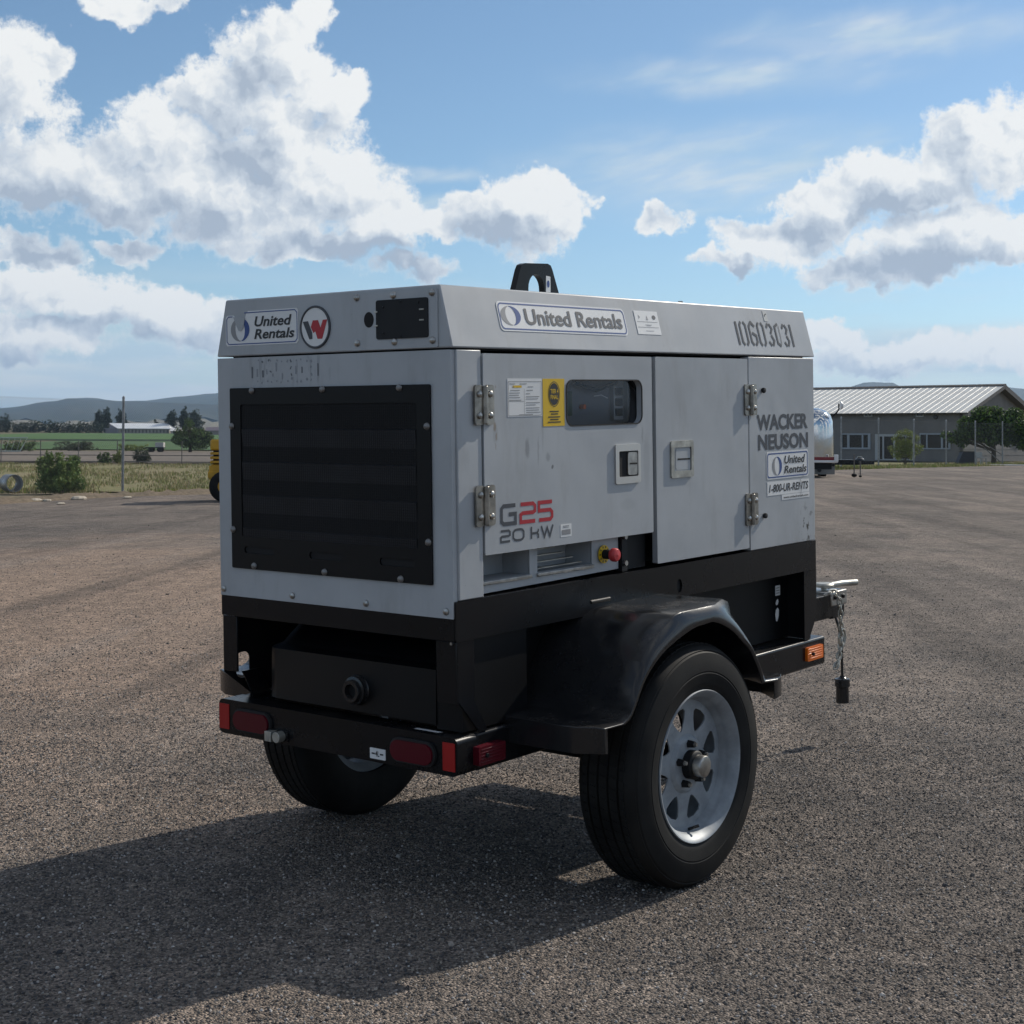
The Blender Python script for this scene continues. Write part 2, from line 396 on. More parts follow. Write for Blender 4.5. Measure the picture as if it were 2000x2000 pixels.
def dusty(M, amt, col=(.20, .17, .14), scale=9, up=.5):
    """road dust: blotchy everywhere, heavier where it can settle on upward faces"""
    t = M.node_tree; w = NT(t); b = t.nodes['Principled BSDF']; s0 = b.inputs['Base Color']
    tc = w.n('ShaderNodeTexCoord').outputs['Object']
    n = w.noise(tc, scale, 6, .7).outputs[0]; g = w.n('ShaderNodeNewGeometry'); sx = w.n('ShaderNodeSeparateXYZ'); t.links.new(g.outputs['Normal'], sx.inputs[0])
    k = w.math('MULTIPLY', w.ss(n, .40, .75), w.math('MULTIPLY_ADD', w.ss(sx.outputs[2], .3, 1.0), up, amt))
    src = s0.links[0].from_socket if s0.links else tuple(s0.default_value)
    t.links.new(w.mix(k, src, (*col, 1)), s0)
    r0 = b.inputs['Roughness']; rs = r0.links[0].from_socket if r0.links else r0.default_value
    t.links.new(w.math('ADD', rs, w.math('MULTIPLY', k, 1.4), clamp=True), r0)
TO = Vector((.717, .445, -.75))                # trailer datum: the ground under the axle
GREY = (.395, .412, .428)
m_grey = paint('grey_enamel', GREY)
m_rear = paint('grey_enamel_stained', GREY, streaks=(-.1, .44, .655, .1, .75, .75))
m_door = paint('grey_enamel_scuffed', GREY, marks=[(.292, -.012, .478, .013, .1, .032, .45), (.382, -.012, .452, .012, .1, .016, .35), (.402, -.012, .425, .006, .1, .007, .8),
               (.34, -.012, .47, .004, .1, .05, .3), (.36, -.012, .51, .005, .1, .05, .18), (.86, -.012, .42, .02, .1, .10, .16), (.76, -.012, .30, .05, .1, .02, .10), (.84, -.012, .50, .006, .1, .03, .3), (.16, -.012, .52, .012, .1, .03, .2)],
               rust=[(.158, -.012, .540, .006, .1, .016, .55), (.164, -.012, .512, .005, .1, .014, .45), (.160, -.012, .487, .003, .1, .012, .35), (.161, -.012, .642, .004, .1, .006, .4)])
m_side = paint('grey_enamel_chipped', GREY, chips=(1.87, 0, .155, .085))
m_rim = mat('silver_wheel_enamel', (.25, .275, .30), .5, .12, vary=(14, .18))
m_black = mat('black_powder_coat', (.006, .0065, .008), .27, spec=.26, vary=(5, .25), bump=(90, .05, .002))
m_flat = mat('flat_black_sheet', (.0075, .008, .0095), .55, spec=.3, vary=(6, .3))
m_plast = mat('black_moulded_plastic', (.010, .011, .013), .19, spec=.5, vary=(4, .4, (.016, .016, .017)), bump=(160, .06, .002))
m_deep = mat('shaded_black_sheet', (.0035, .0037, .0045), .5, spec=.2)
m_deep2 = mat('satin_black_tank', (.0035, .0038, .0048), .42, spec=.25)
m_dark = mat('unlit_interior', (.006, .006, .007), .8)
m_rubber = mat('rubber_seal', (.012, .012, .013), .7)
m_zinc = mat('zinc_plated_steel', (.40, .39, .37), .38, 1.0, vary=(30, .25))
m_stain = mat('stainless_steel', (.30, .28, .25), .36, 1.0, vary=(25, .3))
m_worn = mat('worn_galvanised', (.42, .41, .37), .5, .8, vary=(18, .3))
m_white = mat('white_vinyl', (.74, .74, .73), .4)
m_blue = mat('blue_print', (.030, .070, .24), .4)
m_lgrey = mat('grey_print', (.27, .27, .275), .4)
m_ink = mat('black_print', (.018, .019, .022), .45)
m_char = mat('charcoal_print', (.055, .060, .070), .5)
m_yel = mat('yellow_vinyl', (.72, .46, .012), .4)
m_red = mat('red_print', (.42, .018, .028), .4)
m_lens = mat('red_lens', (.085, .005, .012), .25, spec=.3)
m_refl = mat('red_reflective_tape', (.36, .016, .014), .4, spec=.3)
m_amber = mat('amber_lens', (.85, .17, .008), .28, coat=.2)
m_btn = mat('red_push_button', (.52, .045, .05), .4)
m_green = mat('faded_green', (.03, .07, .04), .6)

def tyre_mat():
    M = mat('tyre_rubber', (.0075, .0075, .008), .66, spec=.18, vary=(7, .3, (.016, .016, .0155)), bump=(220, .15, .002))
    return M
m_tyre = tyre_mat()

dusty(m_plast, .012, up=.10); dusty(m_black, .006, up=.07); dusty(m_tyre, .05, (.10, .09, .08), 6, .03); dusty(m_flat, .006, up=.06)

def glass_mat(name, tint, f0=.06):
    M = bpy.data.materials.new(name); M.use_nodes = True; t = M.node_tree; w = NT(t)
    for nd in list(t.nodes): t.nodes.remove(nd)
    o = w.n('ShaderNodeOutputMaterial'); tr = w.n('ShaderNodeBsdfTransparent'); gl = w.n('ShaderNodeBsdfGlossy'); mx = w.n('ShaderNodeMixShader')
    tr.inputs[0].default_value = (*tint, 1); gl.inputs['Roughness'].default_value = .06
    lw = w.n('ShaderNodeFresnel'); lw.inputs[0].default_value = 1.5
    t.links.new(lw.outputs[0], mx.inputs[0]); t.links.new(tr.outputs[0], mx.inputs[1]); t.links.new(gl.outputs[0], mx.inputs[2]); t.links.new(mx.outputs[0], o.inputs[0])
    return M
m_acryl = glass_mat('smoked_acrylic', (.86, .88, .91))

# ======================================================================= the generator trailer
TRL = empty('generator_trailer', label='grey box generator on a black single-axle trailer standing on the gravel', cat='generator')
tm = Matrix(((.99942, 0, -.0340), (-.00014, .99999, -.0040), (.0340, .0040, .99941))).to_4x4()
TRL.matrix_world = tm
def T(): return MB(TO)
def SD(u, v, l): return (u, -l, v)               # near side plane: u = x, v = z, level outwards
def RR(u, v, l): return (-l, -u, v)              # rear plane: u = -y, v = z, level outwards
LS = math.hypot(.041, .161)
def LD(u, s, l):                                 # sloping side of the lid: u = x, s = up the slope
    return (u, .041 * s / LS - .161 / LS * l - .004, .742 + .161 * s / LS + .041 / LS * l)
W, L = .89, 1.921

# --- black skid base
b = T(); b.box(.002, L - .004, .004, W - .004, .002, .1005)
base = b.build('skid_base', m_black, TRL, bevel=.006, seg=3)
b = T(); b.plate([(-.002, 0), (1.919, 0), (1.919, .1015), (-.002, .1015)], [ell(1.036, .034, .015, .021, 20)], SD, -.003, .003)
b.build('side_channel', m_black, TRL, bevel=.0045, seg=3)
b = T(); b.box(-.003, .001, .0035, W, 0, .101); b.build('rear_channel', m_black, TRL, bevel=.001)
b = T(); b.box(1.0, 1.075, .0035, .0039, .005, .07); b.build('channel_hole', m_dark, TRL)
b = T(); b.cyl((.575, -.001, .036), (.668, -.001, .036), .0060, n=14); b.build('channel_boss', m_flat, TRL, smooth=50)
b = T(); b.cyl((-.006, .012, -.004), (-.0, .012, -.004), .004, n=8); b.build('corner_rivet', m_zinc, TRL)

# --- lower frame: inset side plates, corner legs, fuel tank
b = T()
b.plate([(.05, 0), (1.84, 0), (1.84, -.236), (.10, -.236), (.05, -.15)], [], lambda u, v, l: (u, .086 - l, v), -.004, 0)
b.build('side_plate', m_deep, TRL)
b = T()
hole = rrect(.045, .096, -.192, -.117, .020)
b.plate([(.001, -.001), (1.84, -.001), (1.84, -.2415), (.10, -.2415), (.001, -.165)], [hole], lambda u, v, l: (u, .886 - l, v), -.003, 0)
b.build('side_plate', m_flat, TRL)
for y0, y1, sgn in ((.0, .066, 1), (.829, .888, -1)):
    b = T(); b.box(.0, .006, y0, y1, -.160, -.001)                     # rear leg flange, running down to a slanted foot
    if sgn > 0: b.plate([(.006, -.001), (.07, -.001), (.07, -.16), (.12, -.2415), (.088, -.2415), (.006, -.15)], [], lambda u, v, l: (u, y0 + l, v), 0, .006)
    else: b.plate([(.02, -.16), (.09, -.16), (.13, -.2415), (.06, -.2415)], [], lambda u, v, l: (u, .829 + l, v), 0, .006)
    b.build('corner_leg', m_black, TRL, bevel=.0015)
    b = T(); b.plate([(1.84, -.001), (1.929, -.001), (1.929, -.165), (1.872, -.2415), (1.84, -.2415)], [rrect(1.853, 1.866, -.20, -.165, .006)] if sgn < 0 else [],
                     lambda u, v, l: (u, (y0 + .002 if sgn > 0 else y1 - .008) + l, v), 0, .006)
    b.box(1.923, 1.929, y0 + .009, y1 - .009, -.165, -.001)
    b.build('corner_leg', m_black, TRL, bevel=.0015)
b = T()                                                              # tank with a slanted rear face and rounded left shoulder
prof = [(.075, -.078), (.035, -.085), (.032, -.225), (.10, -.238), (1.70, -.238), (1.70, -.02), (.16, -.02)]
for k, y in enumerate((.10, .70, .745, .765)):
    pass
rows = []
for y, s in ((.10, 0), (.70, 0), (.735, .012), (.757, .045), (.765, .09)):
    rows.append([(x + (s if x < .5 else -s), y, z) for x, z in prof + prof[:1]])
b.grid(rows); b.add(rows[0][:-1], [tuple(range(len(prof)))]); b.add(rows[-1][:-1], [tuple(range(len(prof) - 1, -1, -1))])
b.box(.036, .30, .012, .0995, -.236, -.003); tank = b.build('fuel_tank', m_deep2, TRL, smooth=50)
b = T(); b.lathe([(.020, .0), (.020, .030), (.029, .030), (.031, .026), (.031, .018), (.038, .016), (.038, .006), (.042, .0)], lambda u, v, l: (.033 - l, .381 + u, -.167 + v), n=28, mat=0)
b.cyl((.020, .381, -.167), (.028, .381, -.167), .021, n=20, mat=1)
b.build('drain_port', [m_plast, m_dark], tank, smooth=40)
b = T(); b.box(1.885, 1.895, .0085, .827, -.2415, -.001); b.box(1.75, 1.884, .091, .095, -.236, -.002); b.build('front_plate', m_flat, TRL)
b = T(); b.box(.35, .36, .11, .80, -.2, -.02); b.box(.06, 1.8, .805, .809, -.01, .0); b.build('cross_member', m_flat, TRL)
b = T(); b.plate(rrect(1.785, 1.818, -.086, -.051, .002), [], lambda u, v, l: (u, .0845 - l, v), 0, .0006, 0)
for i in range(3): b.plate(rrect(1.79, 1.813, -.061 - .009 * i, -.058 - .009 * i, .0005), [], lambda u, v, l: (u, .0845 - l, v), .0006, .001, 1)
b.build('service_label', [m_white, m_lgrey], TRL, smooth=0)
b = T()
b.plate([(1.786, -.112), (1.792, -.102), (1.802, -.098), (1.806, -.108), (1.800, -.118), (1.790, -.119)], [], lambda u, v, l: (u, .0845 - l, v), 0, .0006)
b.plate([(1.783, -.150), (1.788, -.134), (1.800, -.128), (1.808, -.136), (1.806, -.158), (1.796, -.176), (1.788, -.174)], [], lambda u, v, l: (u, .0845 - l, v), 0, .0006)
b.build('hole_light_patch', m_white, TRL, smooth=0)  # white patches stand in for daylight showing through two holes

# --- chassis rails, bumper, drawbar
for y0, y1 in ((.0, .10), (.79, .89)):
    b = T(); b.box(.075, 1.987, y0, y1, -.340, -.2425); b.build('chassis_rail', m_black, TRL, bevel=.008, seg=4)
b = T()
pf = rrect(-.909, .002, -.341, -.2425, .018)
b.plate(pf, [], RR, -.074, 0.002); bump = b.build('rear_bumper', m_black, TRL, bevel=.006, seg=3)
b = T(); b.box(1.90, 1.987, .101, .789, -.339, -.243); b.build('front_cross_beam', m_black, TRL, bevel=.004)
b = T(); b.box(1.3, 2.90, .385, .505, -.309, -.2115); b.build('drawbar', m_black, TRL, bevel=.004)
b = T(); b.cyl((.717, .0, -.415), (.717, .89, -.415), .034, n=16); b.box(.69, .745, .02, .08, -.39, -.34); b.box(.69, .745, .81, .87, -.39, -.34)
b.build('axle', m_flat, TRL)
b = T(); b.plate([(-.30, -.2425), (-.05, -.2425), (-.045, -.236), (-.30, -.238)], [], lambda u, v, l: (.03 + l, -u - .0, v), 0, .018)
def TOPZ(u, v, l): return (u, v, -.2425 + l)
b = T(); b.sheet([(.018, .165), (.032, .165), (.032, .075), (.018, .082)], TOPZ, .0012); b.build('scraped_strip', m_white, bump, smooth=0)
for yc, zc in ((.762, -.2935), (.147, -.2945)):
    b = T(); b.plate(rrect(-yc - .079, -yc + .079, zc - .032, zc + .032, .031, 8), [], RR, .0, .010, 0); g = b.build('lamp_grommet', m_rubber, bump, bevel=.003)
    b = T(); b.plate(rrect(-yc - .072, -yc + .072, zc - .0265, zc + .0265, .026, 8), [], RR, .008, .0165, 0)
    b.build('tail_light', m_lens, TRL, bevel=.005, seg=3)
for y0, y1 in ((.864, .906), (.006, .047)):
    b = T(); b.plate(rrect(-y1, -y0, -.328, -.256, .002), [], RR, .002, .004); b.build('reflective_tape', m_refl, bump, smooth=0)
b = T(); b.plate(rrect(-.690, -.617, -.334, -.303, .004), [], RR, .002, .006, 1); b.cyl((-.006, .640, -.318), (-.03, .640, -.318), .015, n=14, mat=0)
b.box(-.03, -.006, .66, .686, -.333, -.305, 0)
b.build('plate_lamp', [m_worn, m_black], bump, bevel=.001)
b = T(); b.plate(rrect(-.303, -.247, -.332, -.304, .002), [], RR, .002, .004, 0)
b.ribbon([(-.296, -.318), (-.284, -.318)], .004, RR, .0046, 1); b.ribbon([(-.266, -.318), (-.254, -.318)], .004, RR, .0046, 1)
b.text('4L', RR, -.283, -.268, -.325, -.310, .0046, 1, .02)
b.build('number_tag', [m_white, m_ink], bump, smooth=0)
for nm, x0, x1, z0, z1, mm in (('side_marker', .058, .165, -.322, -.274, m_lens), ('amber_marker', 1.838, 1.953, -.313, -.266, m_amber)):
    b = T(); b.plate(rrect(x0, x1, z0, z1, .005), [], SD, .0, .010 if mm is m_amber else .022, 0)
    for i in range(5): b.box(x0 + .008, x1 - .008, -(.0108 if mm is m_amber else .0228), -(.009 if mm is m_amber else .02), z0 + .006 + i * .008, z0 + .010 + i * .008, 0)
    b.cyl((x0 + .03, -.02, (z0 + z1) / 2), (x0 + .03, -.0275 if mm is m_lens else -.012, (z0 + z1) / 2), .006, n=8, mat=1)
    b.build(nm, [mm, m_flat], TRL, bevel=.002)

# --- coupler, safety chain, wiring plug
b = T()
b.box(2.785, 2.925, .380, .51, -.262, -.203, 0); b.box(2.80, 2.91, .3845, .505, -.315, -.263, 1)
for x in (2.815, 2.885): b.cyl((x, .372, -.228), (x, .38, -.228), .010, n=8, mat=1)
cp = b.build('coupler', [m_zinc, m_black], TRL, bevel=.006)
b = T(); b.lathe([(.0, .010), (.035, .010), (.042, .004), (.042, -.006), (0, -.008)], lambda u, v, l: (2.835 + u, .44 + v, -.183 + l), n=24)
b.tube([(2.85, .43, -.186), (2.93, .405, -.182), (3.02, .385, -.186)], .013, 10); b.cyl((2.835, .44, -.205), (2.835, .44, -.18), .012)
b.build('coupler_latch', m_worn, cp)
b = T()
pth = [Vector((2.72, .375, -.205)), Vector((2.77, .36, -.195)), Vector((2.80, .352, -.23)), Vector((2.80, .348, -.28)), Vector((2.797, .346, -.33)), Vector((2.795, .344, -.37)), Vector((2.79, .342, -.41)), Vector((2.775, .342, -.45)), Vector((2.76, .342, -.485)), Vector((2.745, .345, -.50))]
for i in range(len(pth) - 1):
    for h in (0, 1):
        c = pth[i].lerp(pth[i + 1], .25 + .5 * h); d = (pth[i + 1] - pth[i]).normalized(); a = d.orthogonal().normalized() if h else d.cross(d.orthogonal()).normalized()
        b.tube([c + d * .019 * math.cos(q) + a * .010 * math.sin(q) for q in [2 * math.pi * j / 10 for j in range(10)]], .0034, 6, closed=True)
b.tube([Vector((2.80, .343, -.385)) + Vector((.026 * math.sin(q), 0, .034 * math.cos(q))) for q in [R(-20 + 32 * j) for j in range(10)]], .007, 8)
b.build('safety_chain', m_worn, TRL, kind='stuff')
b = T()
b.tube([(2.855, .40, -.31), (2.858, .385, -.36), (2.866, .378, -.42), (2.862, .375, -.50), (2.857, .372, -.575)], .0055, 8)
b.lathe([(.010, .012), (.016, .004), (.030, .0), (.032, -.03), (.026, -.034), (.027, -.098), (.0, -.100)], lambda u, v, l: (2.857 + u, .372 + v, -.568 + l), n=18)
b.box(2.808, 2.906, .366, .378, -.585, -.575)
b.build('wiring_plug', m_plast, TRL)

# --- fenders
def fender(side):
    f = T()
    sk = [(.205, -.290), (.205, -.222), (.335, -.222), (.372, -.200), (.405, -.130), (.455, -.060), (.510, -.015), (.570, .012), (.630, .022), (.930, .022),
          (.980, -.030), (1.020, -.100), (1.050, -.170), (1.073, -.222), (1.100, -.232), (1.195, -.232), (1.197, -.290)]
    ou = [(.232, -.290), (.232, -.222), (.333, -.222), (.370, -.200), (.405, -.130), (.458, -.066), (.520, -.025), (.580, .004), (.630, .022), (.813, .022),
          (.900, -.022), (.965, -.073), (1.020, -.140), (1.060, -.203), (1.085, -.229), (1.192, -.230), (1.194, -.290)]
    li = [(.245, -.290), (.245, -.226), (.325, -.228), (.362, -.208), (.414, -.136), (.462, -.094), (.522, -.060), (.605, -.032), (.690, -.013), (.775, -.009),
          (.870, -.041), (.940, -.086), (.992, -.126), (1.040, -.192), (1.056, -.232), (1.130, -.238), (1.131, -.292)]
    def crv(p):
        out = []
        for i in range(len(p) - 1):
            out.append(p[i])
            if 2 <= i <= 13 and i not in (8,):
                p0, p1, p2, p3 = p[max(i - 1, 2)], p[i], p[i + 1], p[min(i + 2, 14)]
                for t in (1 / 3, 2 / 3):
                    out.append(tuple(.5 * (2 * p1[k] + (p2[k] - p0[k]) * t + (2 * p0[k] - 5 * p1[k] + 4 * p2[k] - p3[k]) * t * t + (3 * p1[k] - p0[k] - 3 * p2[k] + p3[k]) * t ** 3) for k in (0, 1)))
            elif i == 8:
                out += [tuple(p[8][k] + (p[9][k] - p[8][k]) * t for k in (0, 1)) for t in (1 / 3, 2 / 3)]
        return out + [p[-1]]
    sk, ou, li = crv(sk), crv(ou), crv(li)
    Y = (lambda y: y) if side < 0 else (lambda y: W + .02 - y)
    inn = [(x + (.72 - x) * .035, z + (-.36 - z) * .035) for x, z in li]
    ins = [(x + (.72 - x) * .035, z + (-.36 - z) * .035) for x, z in sk]
    rows = [[(x, Y(y), z) for x, z in p] for p, y in ((sk, .085), (sk, -.17), (sk, -.215), (ou, -.262), ([((q[0] + r[0]) / 2, (q[1] + r[1]) / 2) for q, r in zip(ou, li)], -.276), (li, -.281), (inn, -.279), (ins, -.20), (ins, .085))]
    if side > 0: rows = [r[::-1] for r in rows]
    f.grid(rows)
    # chamfered front corner of the flat platform
    fo = f.build('fender', m_plast, TRL, smooth=42, bevel=.006, seg=3); fo.modifiers['bevel'].angle_limit = R(30)
fender(-1); fender(1)
b = T(); b.box(.40, .47, .02, .06, -.2405, -.232); b.cyl((.36, .045, -.241), (.36, .045, -.229), .009, n=8); b.box(.30, .42, .025, .065, -.241, -.238); b.build('fender_bracket', m_worn, TRL)

# --- wheels
def wheel(side):
    Yc = -.175 if side < 0 else 1.085
    s = -1 if side < 0 else 1
    e = empty('wheel'); e.parent = TRL; e.location = Vector((.717, Yc, -.415)) - TO
    fn = lambda u, v, l: (u, s * l, v)            # level: + towards the outside
    def bld(bb, nm, mm, **k): return bb.build(nm, mm, e, **k)
    b = MB()
    prof = [(.196, -.090), (.212, -.097), (.245, -.102), (.285, -.101), (.312, -.094), (.326, -.085), (.334, -.072), (.3355, -.062)]
    for g in (-.048, -.016, .016, .048):
        prof += [(.3365, g - .0045), (.3365, g - .0035), (.331, g - .002), (.331, g + .002), (.3365, g + .0035), (.3365, g + .0045)]
    prof += [(.3355, .062), (.334, .072), (.326, .085), (.319, .0915), (.316, .0905), (.312, .0945), (.285, .101), (.262, .1025), (.259, .1010), (.256, .1025), (.230, .099), (.214, .095), (.208, .090), (.205, .080), (.196, .074)]
    b.lathe(prof, fn, 96, 0)
    bld(b, 'tyre', m_tyre, smooth=28)
    b = MB()                                                          # shoulder blocks cut by sipes
    for rr, l0, l1, n in ((.3368, .051, .0665, 84), (.3368, -.0665, -.051, 84), (.3372, .0195, .0445, 70), (.3372, -.0445, -.0195, 70), (.3372, -.0125, .0125, 70)):
        for i in range(n):
            a0 = 2 * math.pi * i / n; a1 = a0 + 2 * math.pi / n * .80; sk_ = .02
            vs = []
            for r_ in (rr - .003, rr + .0012):
                for a, l in ((a0, l0), (a1, l0), (a1 + sk_, l1), (a0 + sk_, l1)): vs.append(fn(r_ * math.cos(a), r_ * math.sin(a), l))
            b.add(vs, [(4, 5, 6, 7), (0, 1, 5, 4), (1, 2, 6, 5), (2, 3, 7, 6), (3, 0, 4, 7)])
    bld(b, 'tread', m_tyre, smooth=0, kind='stuff')
    b = MB()
    b.lathe([(.2085, .088), (.211, .094), (.209, .098), (.205, .0965), (.199, .088), (.190, .078), (.187, .068), (.184, .058), (.1775, .050), (.174, .020), (.170, -.06), (.196, -.080)], fn, 72)
    bld(b, 'rim', m_rim, smooth=35)
    b = MB()
    holes = []
    for i in range(8):
        a = 2 * math.pi * i / 8 + .25; pts = []
        for rr_, da in ((.094, 0), (.103, -.105), (.126, -.205), (.147, -.235), (.1555, -.18), (.158, 0), (.1555, .18), (.147, .235), (.126, .205), (.103, .105)):
            pts.append((rr_ * math.cos(a + da), rr_ * math.sin(a + da)))
        holes.append(pts)
    b.plate(ell(0, 0, .178, .178, 72), holes + [ell(0, 0, .082, .082, 40)], lambda u, v, l: fn(u, v, .046 + l), -.004, .0)
    b.lathe([(.082, .046), (.079, .050), (.073, .056), (.066, .057), (.040, .057), (.036, .046)], fn, 48)
    bld(b, 'wheel_disc', m_rim, smooth=35)
    b = MB(); b.lathe([(.040, .02), (.040, .080), (.036, .084), (.03, .085)], fn, 32, 0); b.cyl(fn(0, 0, -.08), fn(0, 0, .02), .05, n=24, mat=0)
    b.lathe([(.030, .080), (.0305, .106), (.0285, .1095), (.024, .111), (.0, .1112)], fn, 32, 1)
    bld(b, 'hub', [m_flat, m_zinc], smooth=40)
    for i in range(5):
        a = 2 * math.pi * i / 5 + .35; x, z = .0575 * math.cos(a), .0575 * math.sin(a)
        b = MB(); b.cyl(fn(x, z, .056), fn(x, z, .076), .0120, .0095, 6, 0); b.cyl(fn(x, z, .076), fn(x, z, .084), .006, .005, 10, 1)
        bld(b, 'lug_nut', [m_flat, m_zinc], smooth=0)
    b = MB(); a = R(-93); b.tube([fn(.180 * math.cos(a), .180 * math.sin(a), .058), fn(.172 * math.cos(a), .172 * math.sin(a), .075), fn(.168 * math.cos(a + .06), .168 * math.sin(a + .06), .085)], .0045, 8)
    bld(b, 'valve_stem', m_plast)
    return e
wheel(-1); wheel(1)
# --- housing
b = T(); b.box(.012, L - .012, .12, W - .012, .102, .735); b.build('housing_core', m_dark, TRL, smooth=0)
b = T(); b.plate([(-W, .058), (-.003, .058), (-.003, .737), (-W, .737)], [], RR, -.012, .0045); rear = b.build('rear_panel', m_rear, TRL, bevel=.0025)
for y, z in ((.876, .076), (.590, .076), (.308, .076), (.027, .076)):
    b = T(); b.lathe([(.0, .0065), (.005, .0062), (.0085, .004), (.0095, 0)], lambda u, v, l: (-.0045 - l, y + u, z + v), n=14); b.build('bolt', m_zinc, rear)
b = T(); b.box(.0125, .108, -.003, .03, .103, .737); b.build('corner_panel', m_grey, TRL, bevel=.0025)
b = T(); b.box(1.468, 1.917, -.003, .03, .103, .737); b.build('side_panel', m_side, TRL, bevel=.0025)
b = T(); b.box(1.905, 1.917, .031, W, .102, .737); b.build('front_panel', m_grey, TRL, bevel=.002)
b = T(); b.box(.0125, 1.904, W - .011, W + .001, .102, .737); b.build('side_panel', m_grey, TRL, bevel=.002)
b = T(); b.box(.02, 1.90, .03, .85, .7375, .742); b.build('lid_seal', m_rubber, TRL)

# first door: smoked window, scuffs, lettering
WIN = rrect(.468, .838, .534, .660, .026)
b = T(); b.plate(rrect(.113, .893, .209, .729, .004, 2), [WIN], SD, -.012, .006); door = b.build('door', m_door, TRL, bevel=.0025, label='wide side door with a smoked window')
b = T(); b.sheet(rrect(.460, .846, .526, .668, .026), SD, -.0135); b.build('window', m_acryl, door, smooth=0)
b = T(); b.plate(rrect(.466, .840, .532, .662, .028), [rrect(.4695, .8365, .5355, .6585, .025)], SD, .0061, .0085); b.build('window_seal', m_rubber, door, smooth=0)
b = T()
b.box(.44, 1.05, .075, .09, .48, .70, 0); b.box(.790, .838, .060, .075, .545, .665, 1); b.box(.862, .865, .06, .075, .50, .665, 1)
for zc in (.628, .597, .567): b.box(.797, .831, .056, .0605, zc - .011, zc + .011, 2)
b.cyl((.645, .06, .585), (.645, .075, .585), .007, n=12, mat=3); b.tube([(.69, .06, .615), (.72, .055, .618), (.75, .055, .609)], .0015, 5, 4)
b.tube([(.89, .07, .66), (.91, .055, .63), (.925, .055, .59), (.93, .07, .53)], .008, 8, 2); b.tube([(.59, .055, .655), (.69, .05, .632), (.79, .05, .655)], .006, 8, 2)
b.box(.565, .595, .068, .075, .56, .63, 5)
for x, z in ((.482, .549), (.491, .540), (.500, .541)): b.cyl((x, .075, z), (x, .085, z), .0022, n=6, mat=4)
b.build('control_panel', [mat('instrument_panel', (.16, .175, .20), .5), mat('instrument_strip', (.42, .44, .46), .5), m_dark, m_amber, m_white, m_green], TRL, smooth=30)

b = T(); b.plate(rrect(.211, .358, .563, .664, .002), [], SD, .006, .0068, 0)
DLV = .0073
b.plate(rrect(.2135, .3555, .5655, .657, .001), [rrect(.215, .354, .567, .6555, .001)], SD, .0068, DLV, 1, back=False)
b.plate(rrect(.232, .270, .640, .646, .0005), [], SD, .0068, DLV, 2, back=False)
b.text('!', SD, .235, .238, .6405, .6455, .0077, 1, .02)
for u0, u1, v in ((.218, .243, .650), (.262, .292, .650), (.296, .320, .642), (.222, .262, .633), (.290, .318, .633), (.217, .262, .626), (.217, .258, .620), (.217, .263, .614), (.217, .268, .607),
                  (.288, .306, .624), (.288, .346, .616), (.288, .340, .610), (.288, .348, .600), (.288, .330, .594), (.288, .346, .586), (.288, .344, .580), (.288, .350, .574), (.258, .318, .5685)):
    b.ribbon([(u0, v), (u1, v)], .0020, SD, DLV, 1)
b.ribbon([(.281, .57), (.281, .637)], .0008, SD, DLV, 3); b.ribbon([(.217, .604), (.280, .604)], .0008, SD, DLV, 3)
b.build('warning_sticker', [m_white, m_lgrey, m_yel, m_char], door, smooth=0)
b = T(); b.plate(rrect(.362, .459, .535, .664, .002), [], SD, .006, .0069, 0)
b.sheet(ell(.4115, .622, .0265, .0345, 32), SD, DLV + .0002, 1, holes=[ell(.4115, .622, .0245, .0325, 32)])
b.sheet(ell(.4115, .622, .0225, .030, 32), SD, DLV + .0002, 1)
b.text('TIER 4', SD, .3945, .4295, .624, .636, .0079, 0, .02); b.text('FINAL', SD, .395, .429, .608, .620, .0079, 0, .02)
for u0, u1, v in ((.390, .432, .575), (.396, .428, .568), (.384, .438, .560), (.392, .430, .553), (.382, .440, .546)): b.ribbon([(u0, v), (u1, v)], .003, SD, DLV + .0002, 1)
b.build('yellow_sticker', [m_yel, m_ink], door, smooth=0)

b = T(); lv = .0066                                                   # G25 / 20 kW in a square stroke face
def stroke(pts, u0, u1, v0, v1, w_, mm, bb=None, fn=SD, l=None): (bb or b).ribbon([(u0 + x * (u1 - u0), v0 + y * (v1 - v0)) for x, y in pts], w_, fn, lv if l is None else l, mm)
ch = .14
Gp = [(1, 1), (ch, 1), (0, 1 - ch), (0, ch), (ch, 0), (1, 0), (1, .52), (.52, .52)]
Two = [(0, 1), (1 - ch, 1), (1, 1 - ch), (1, .58), (1 - ch, .50), (ch, .50), (0, .42), (0, 0), (1, 0)]
Five = [(1, 1), (0, 1), (0, .54), (1 - ch, .54), (1, .40), (1, ch), (1 - ch, 0), (0, 0)]
stroke(Gp, .180, .238, .284, .331, .0105, 0); stroke(Two, .260, .322, .284, .331, .0105, 1); stroke(Five, .339, .397, .284, .331, .0105, 1)
Oo = [(.3, 1), (.12, .93), (0, .75), (0, .25), (.12, .07), (.3, 0), (.7, 0), (.88, .07), (1, .25), (1, .75), (.88, .93), (.7, 1), (.3, 1)]
stroke(Two, .176, .214, .238, .266, .0062, 0); stroke(Oo, .228, .272, .238, .266, .0062, 0)
stroke([(0, 0), (0, 1)], .305, .33, .2365, .269, .0062, 0); stroke([(.13, .46), (.8, .46), (1, .3), (1, 0)], .305, .335, .2365, .2675, .0062, 0); stroke([(.8, .47), (1, .62), (1, .8)], .305, .335, .2365, .2675, .0055, 0)
stroke([(0, 1), (.27, 0), (.5, .8), (.73, 0), (1, 1)], .348, .400, .238, .268, .0062, 0)
b.build('model_lettering', [m_char, m_red], door, smooth=0)
